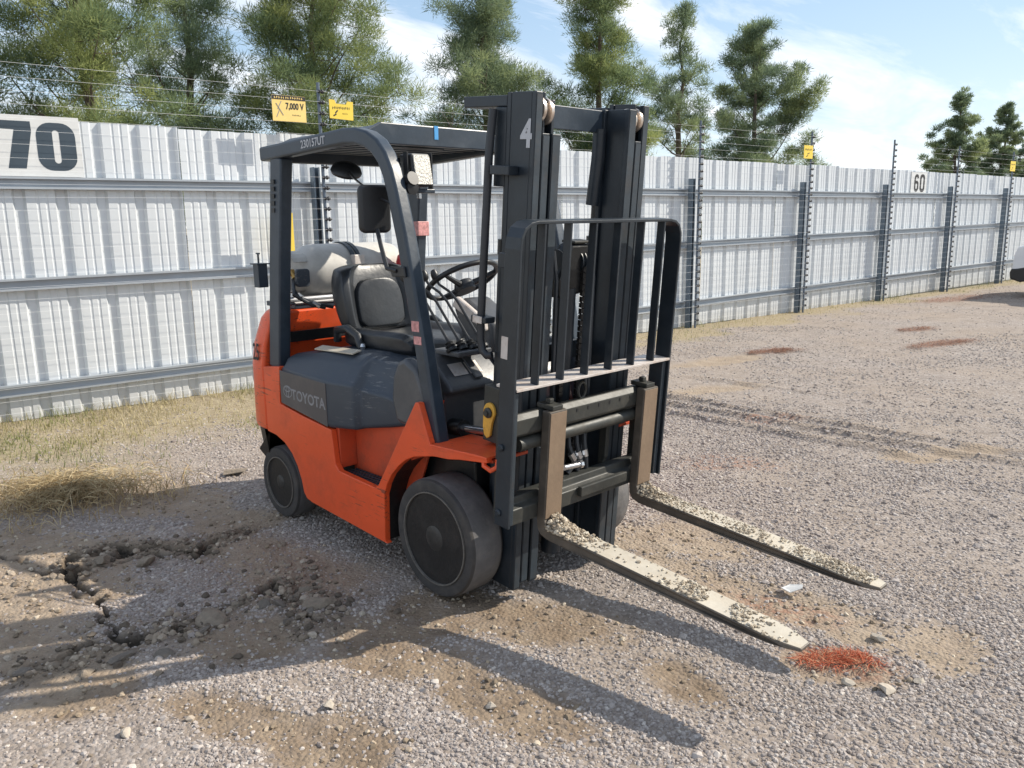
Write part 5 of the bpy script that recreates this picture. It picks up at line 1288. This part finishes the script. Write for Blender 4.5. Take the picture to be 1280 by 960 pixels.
for yc, lab in ((-.3056, 'near fork with pale gravel along its blade'), (.2991, 'far fork with sandy gravel piled along its blade')):
    fk = bpy.data.objects.new('fork', None); col.objects.link(fk); fk.parent = fl; fk.location = (.5, yc, .4); fk['label'] = lab
    y0, y1 = yc-.05, yc+.05
    Lh = XF+1.108
    side = [(XF, .925), (XF-.042, .925), (XF-.042, .46), (XF-.036, .425), (XF-.018, .402), (XF+.02, .392), (Lh-.45, .392), (Lh-.02, .400), (Lh, .405), (Lh, .413), (Lh-.55, .430), (XF+.04, .436), (XF+.012, .446), (XF, .470)]
    mb = MB(TM); n_ = len(side)
    # tapering tip in plan
    def ywid(xx):
        q = max(0, (xx-(Lh-.13))/.13); return (.05+.009*min(1, max(0, (xx-XF-.02)/.05)))*(1-.50*q**1.7)
    xs = [Lh-.16, Lh-.10, Lh-.05]
    side2 = side[:6]+[(Lh-.45, .392), (Lh-.16, .399), (Lh-.10, .401), (Lh-.05, .403), (Lh, .406), (Lh, .418), (Lh-.05, .4205), (Lh-.10, .423), (Lh-.16, .425), (Lh-.55, .434)]+side[11:]
    n_ = len(side2)
    vs = [(a, yc-ywid(a), c) for a, c in side2]+[(a, yc+ywid(a), c) for a, c in side2]
    # side strips as quads along the blade so the tip stays planar
    fs = [tuple(range(n_)), tuple(range(n_, 2*n_))[::-1]]+[((k+1) % n_, k, n_+k, n_+(k+1) % n_) for k in range(n_)]
    mb.add(vs, fs); mb.build('blade_and_shank', 'forksteel', fk, bevel=.004)
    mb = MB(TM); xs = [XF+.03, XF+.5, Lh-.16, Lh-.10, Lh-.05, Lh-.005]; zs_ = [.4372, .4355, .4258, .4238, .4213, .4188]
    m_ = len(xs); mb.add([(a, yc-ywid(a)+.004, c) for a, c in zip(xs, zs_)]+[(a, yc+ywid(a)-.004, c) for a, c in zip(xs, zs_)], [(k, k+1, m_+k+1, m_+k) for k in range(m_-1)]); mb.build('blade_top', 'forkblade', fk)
    mb = MB(TM); mb.box((XF+.0008, y0+.004, .475), (XF+.003, y1-.004, .919)); mb.build('shank_face', 'forkfront', fk, bevel=.001)
    mb = MB(TM); mb.box((.40, y0+.02, .9255), (XF-.005, y1-.02, .945)); mb.box((.43, yc-.012, .9455), (.455, yc+.012, .965)); mb.build('locking_pin', 'carriage', fk, bevel=.003)

# ------------------------------------------------------------------ gravel lying on the forks
for yc, lab, heap, sd_ in ((-.3056, 'pale gravel and soil heaped on the near fork', .055, 5), (.2991, 'sandy gravel heaped along the far fork', .042, 6)):
    n = 5500; g_ = np.random.default_rng(sd_)
    q = g_.random(n); xx = XF+.01+q*1.06
    wd = np.where(xx > XF+.95, .059*(1-.50*np.clip((xx-XF-.978)/.13, 0, 1)**1.7), .056)*.95
    yy = yc+g_.uniform(-1, 1, n)*wd
    if yc < 0:
        dens_ = np.clip(np.exp(-((xx-XF)/.15)**2)+.02+.42*np.exp(-((xx-XF-.78)/.15)**2)*(fbm(xx, yy, 14, 2, 3) > .45), 0, 1)
    else:
        dens_ = np.clip(.20+.9*(fbm(xx, yy, 10, 2, 4)-.5)+.8*np.exp(-((xx-XF)/.10)**2)+.7*np.exp(-((xx-XF-.95)/.08)**2), 0, 1)
    k = g_.random(n) < dens_; xx, yy = xx[k], yy[k]
    pile = heap*np.exp(-((xx-XF)/.10)**2)+.010*np.exp(-((xx-XF-.74)/.14)**2) + (.012*np.exp(-((xx-XF-.93)/.10)**2) if yc > 0 else 0)
    edge = 1-np.abs((yy-yc)/.05)**2
    top_ = .438-.003*np.clip((xx-XF)/.6, 0, 1)-.014*np.clip((xx-XF-.6)/.5, 0, 1)
    ss = .0024+.0060*g_.random(len(xx))**3+.006*g_.random(len(xx))*np.exp(-((xx-XF)/.14)**2)
    if yc > 0: ss = ss*.72
    zz = top_+ss*.4+pile*edge*g_.random(len(xx))
    P_ = np.array([TM(p) for p in zip(xx, yy, zz)])
    o = scatter('fork_gravel', P_, ss, 'forksand', sd_+3)
    tag(o, lab, 'gravel', kind='stuff')
# white scrap of plastic
mb = MB(); q = [(1.075, .565, .018), (1.12, .56, .012), (1.155, .60, .030), (1.145, .628, .034), (1.09, .615, .022)]
mb.add([(a, b_, c) for a, b_, c in q]+[(a, b_, c+.003) for a, b_, c in q], [(4, 3, 2, 1, 0), (5, 6, 7, 8, 9)]+[(k, (k+1) % 5, 5+(k+1) % 5, 5+k) for k in range(5)])
sp_ = mb.build('plastic_scrap', 'white', None); tag(sp_, 'small white plastic scrap on the gravel between the fork tips', 'scrap')
mb = MB(); q = [(-2.45, -.36, .02), (-2.36, -.42, .016), (-2.30, -.30, .026), (-2.37, -.24, .022)]
mb.add([(a, b_, c) for a, b_, c in q]+[(a, b_, c+.004) for a, b_, c in q], [(3, 2, 1, 0), (4, 5, 6, 7)]+[(k, (k+1) % 4, 4+(k+1) % 4, 4+k) for k in range(4)])
sp_ = mb.build('cardboard_scrap', 'paleslab', None); tag(sp_, 'pale flat scrap on the ground right of the hay heap', 'scrap')

# ------------------------------------------------------------------ parked car at the right edge
CX, CY = -2.10, 15.62
car = empty('parked_car', (CX+2.2, CY+.9, 0), 'white parked car with black bumper cut by the right edge of the photo', 'car')
W2 = 1.78
def cpt(p): return (p[0]+CX, p[1]+CY, p[2])
body = [(.06, .42), (-.04, .55), (-.03, .80), (.03, .98), (.55, 1.08), (1.00, 1.14), (4.35, 1.14), (4.45, .95), (4.47, .5), (4.35, .36), (4.05, .34)]
def well(cx, r): return [(cx+r*math.cos(R(a)), .33+r*math.sin(R(a))) for a in range(0, 181, 20)]
body = body+well(3.62, .38)+[(3.20, .30), (1.30, .30)]+well(.88, .38)+[(.45, .36)]
mb = MB(cpt); mb.prism(body, 'y', 0, W2); bd = mb.build('body', 'carwhite', car, bevel=.06, seg=4, smooth=True)
mb = MB(cpt); mb.prism([(.98, 1.13), (1.55, 1.68), (1.75, 1.74), (3.95, 1.74), (4.12, 1.68), (4.38, 1.13)], 'y', .10, W2-.10); cab = mb.build('cabin', 'carwhite', car, bevel=.07, seg=4, smooth=True)
for s, yy in ((-1, .098), (1, W2-.098)):
    for wq in ([(1.22, 1.20), (1.62, 1.60), (2.22, 1.62), (2.22, 1.20)], [(2.30, 1.20), (2.30, 1.62), (3.15, 1.62), (3.20, 1.20)], [(3.28, 1.20), (3.24, 1.62), (3.90, 1.60), (4.10, 1.20)]):
        mb = MB(cpt); mb.prism(wq, 'y', yy, yy+s*.004); mb.build('side_window', 'carglass', cab, bevel=.001)
    mb = MB(cpt); mb.box((1.15, yy-s*.06, 1.14), (1.32, yy+s*.12, 1.26)); mb.build('door_mirror', 'black', car, bevel=.03, seg=3)
    for dx_ in (1.95, 2.95):
        mb = MB(cpt); mb.box((dx_, (0 if s < 0 else W2)-.0, .95), (dx_+.16, (0 if s < 0 else W2)+s*.025, .98)); mb.build('door_handle', 'black', bd, bevel=.005)
    mb = MB(cpt); mb.box((.02, (.10 if s < 0 else W2-.48), .80), (.10, (.48 if s < 0 else W2-.10), .92)); mb.build('headlight', 'lens', bd, bevel=.02)
    mb = MB(cpt); mb.box((4.42, (.06 if s < 0 else W2-.26), .82), (4.475, (.26 if s < 0 else W2-.06), 1.05)); mb.build('tail_light', 'redlens', bd, bevel=.02)
mb = MB(cpt); mb.add([(1.06, .22, 1.19), (1.06, W2-.22, 1.19), (1.50, W2-.28, 1.615), (1.50, .28, 1.615)], [(0, 1, 2, 3)]); mb.v = [(a-.028, b_, c+.028) for a, b_, c in mb.v]; mb.build('windscreen', 'carglass', cab)
mb = MB(cpt); mb.prism([(-.06, .36), (-.075, .48), (-.05, .56), (.06, .57), (.30, .62), (.44, .58), (.44, .37), (.12, .30)], 'y', -.012, W2+.012); mb.build('front_bumper', 'black', car, bevel=.03, seg=3, smooth=True)
mb = MB(cpt); mb.prism([(4.52, .34), (4.54, .55), (4.46, .66), (4.20, .62), (4.16, .40)], 'y', -.012, W2+.012); mb.build('rear_bumper', 'black', car, bevel=.03, seg=3, smooth=True)
for cx_ in (.88, 3.62):
    for s, yy in ((-1, .11), (1, W2-.11)):
        e = bpy.data.objects.new('wheel', None); col.objects.link(e); e.parent = car; e.location = (CX+cx_-car.location.x, CY+yy-car.location.y, .33)
        mb = MB(cpt); pr_ = [(.21, -.10), (.30, -.11), (.325, -.09), (.33, -.05), (.33, .05), (.325, .09), (.30, .11), (.21, .10)]
        mb.lathe(pr_+[pr_[0]], (cx_, yy, .33), 'y', 32); mb.f = mb.f[:-2]; mb.build('tyre', 'rubber', e, smooth=True)
        mb = MB(cpt); mb.lathe([(.21, -.09), (.21, s*.085), (.17, s*.07), (.06, s*.06), (.05, s*.085), (0, s*.085)], (cx_, yy, .33), 'y', 24); mb.build('rim', 'rimedge', e, smooth=True)
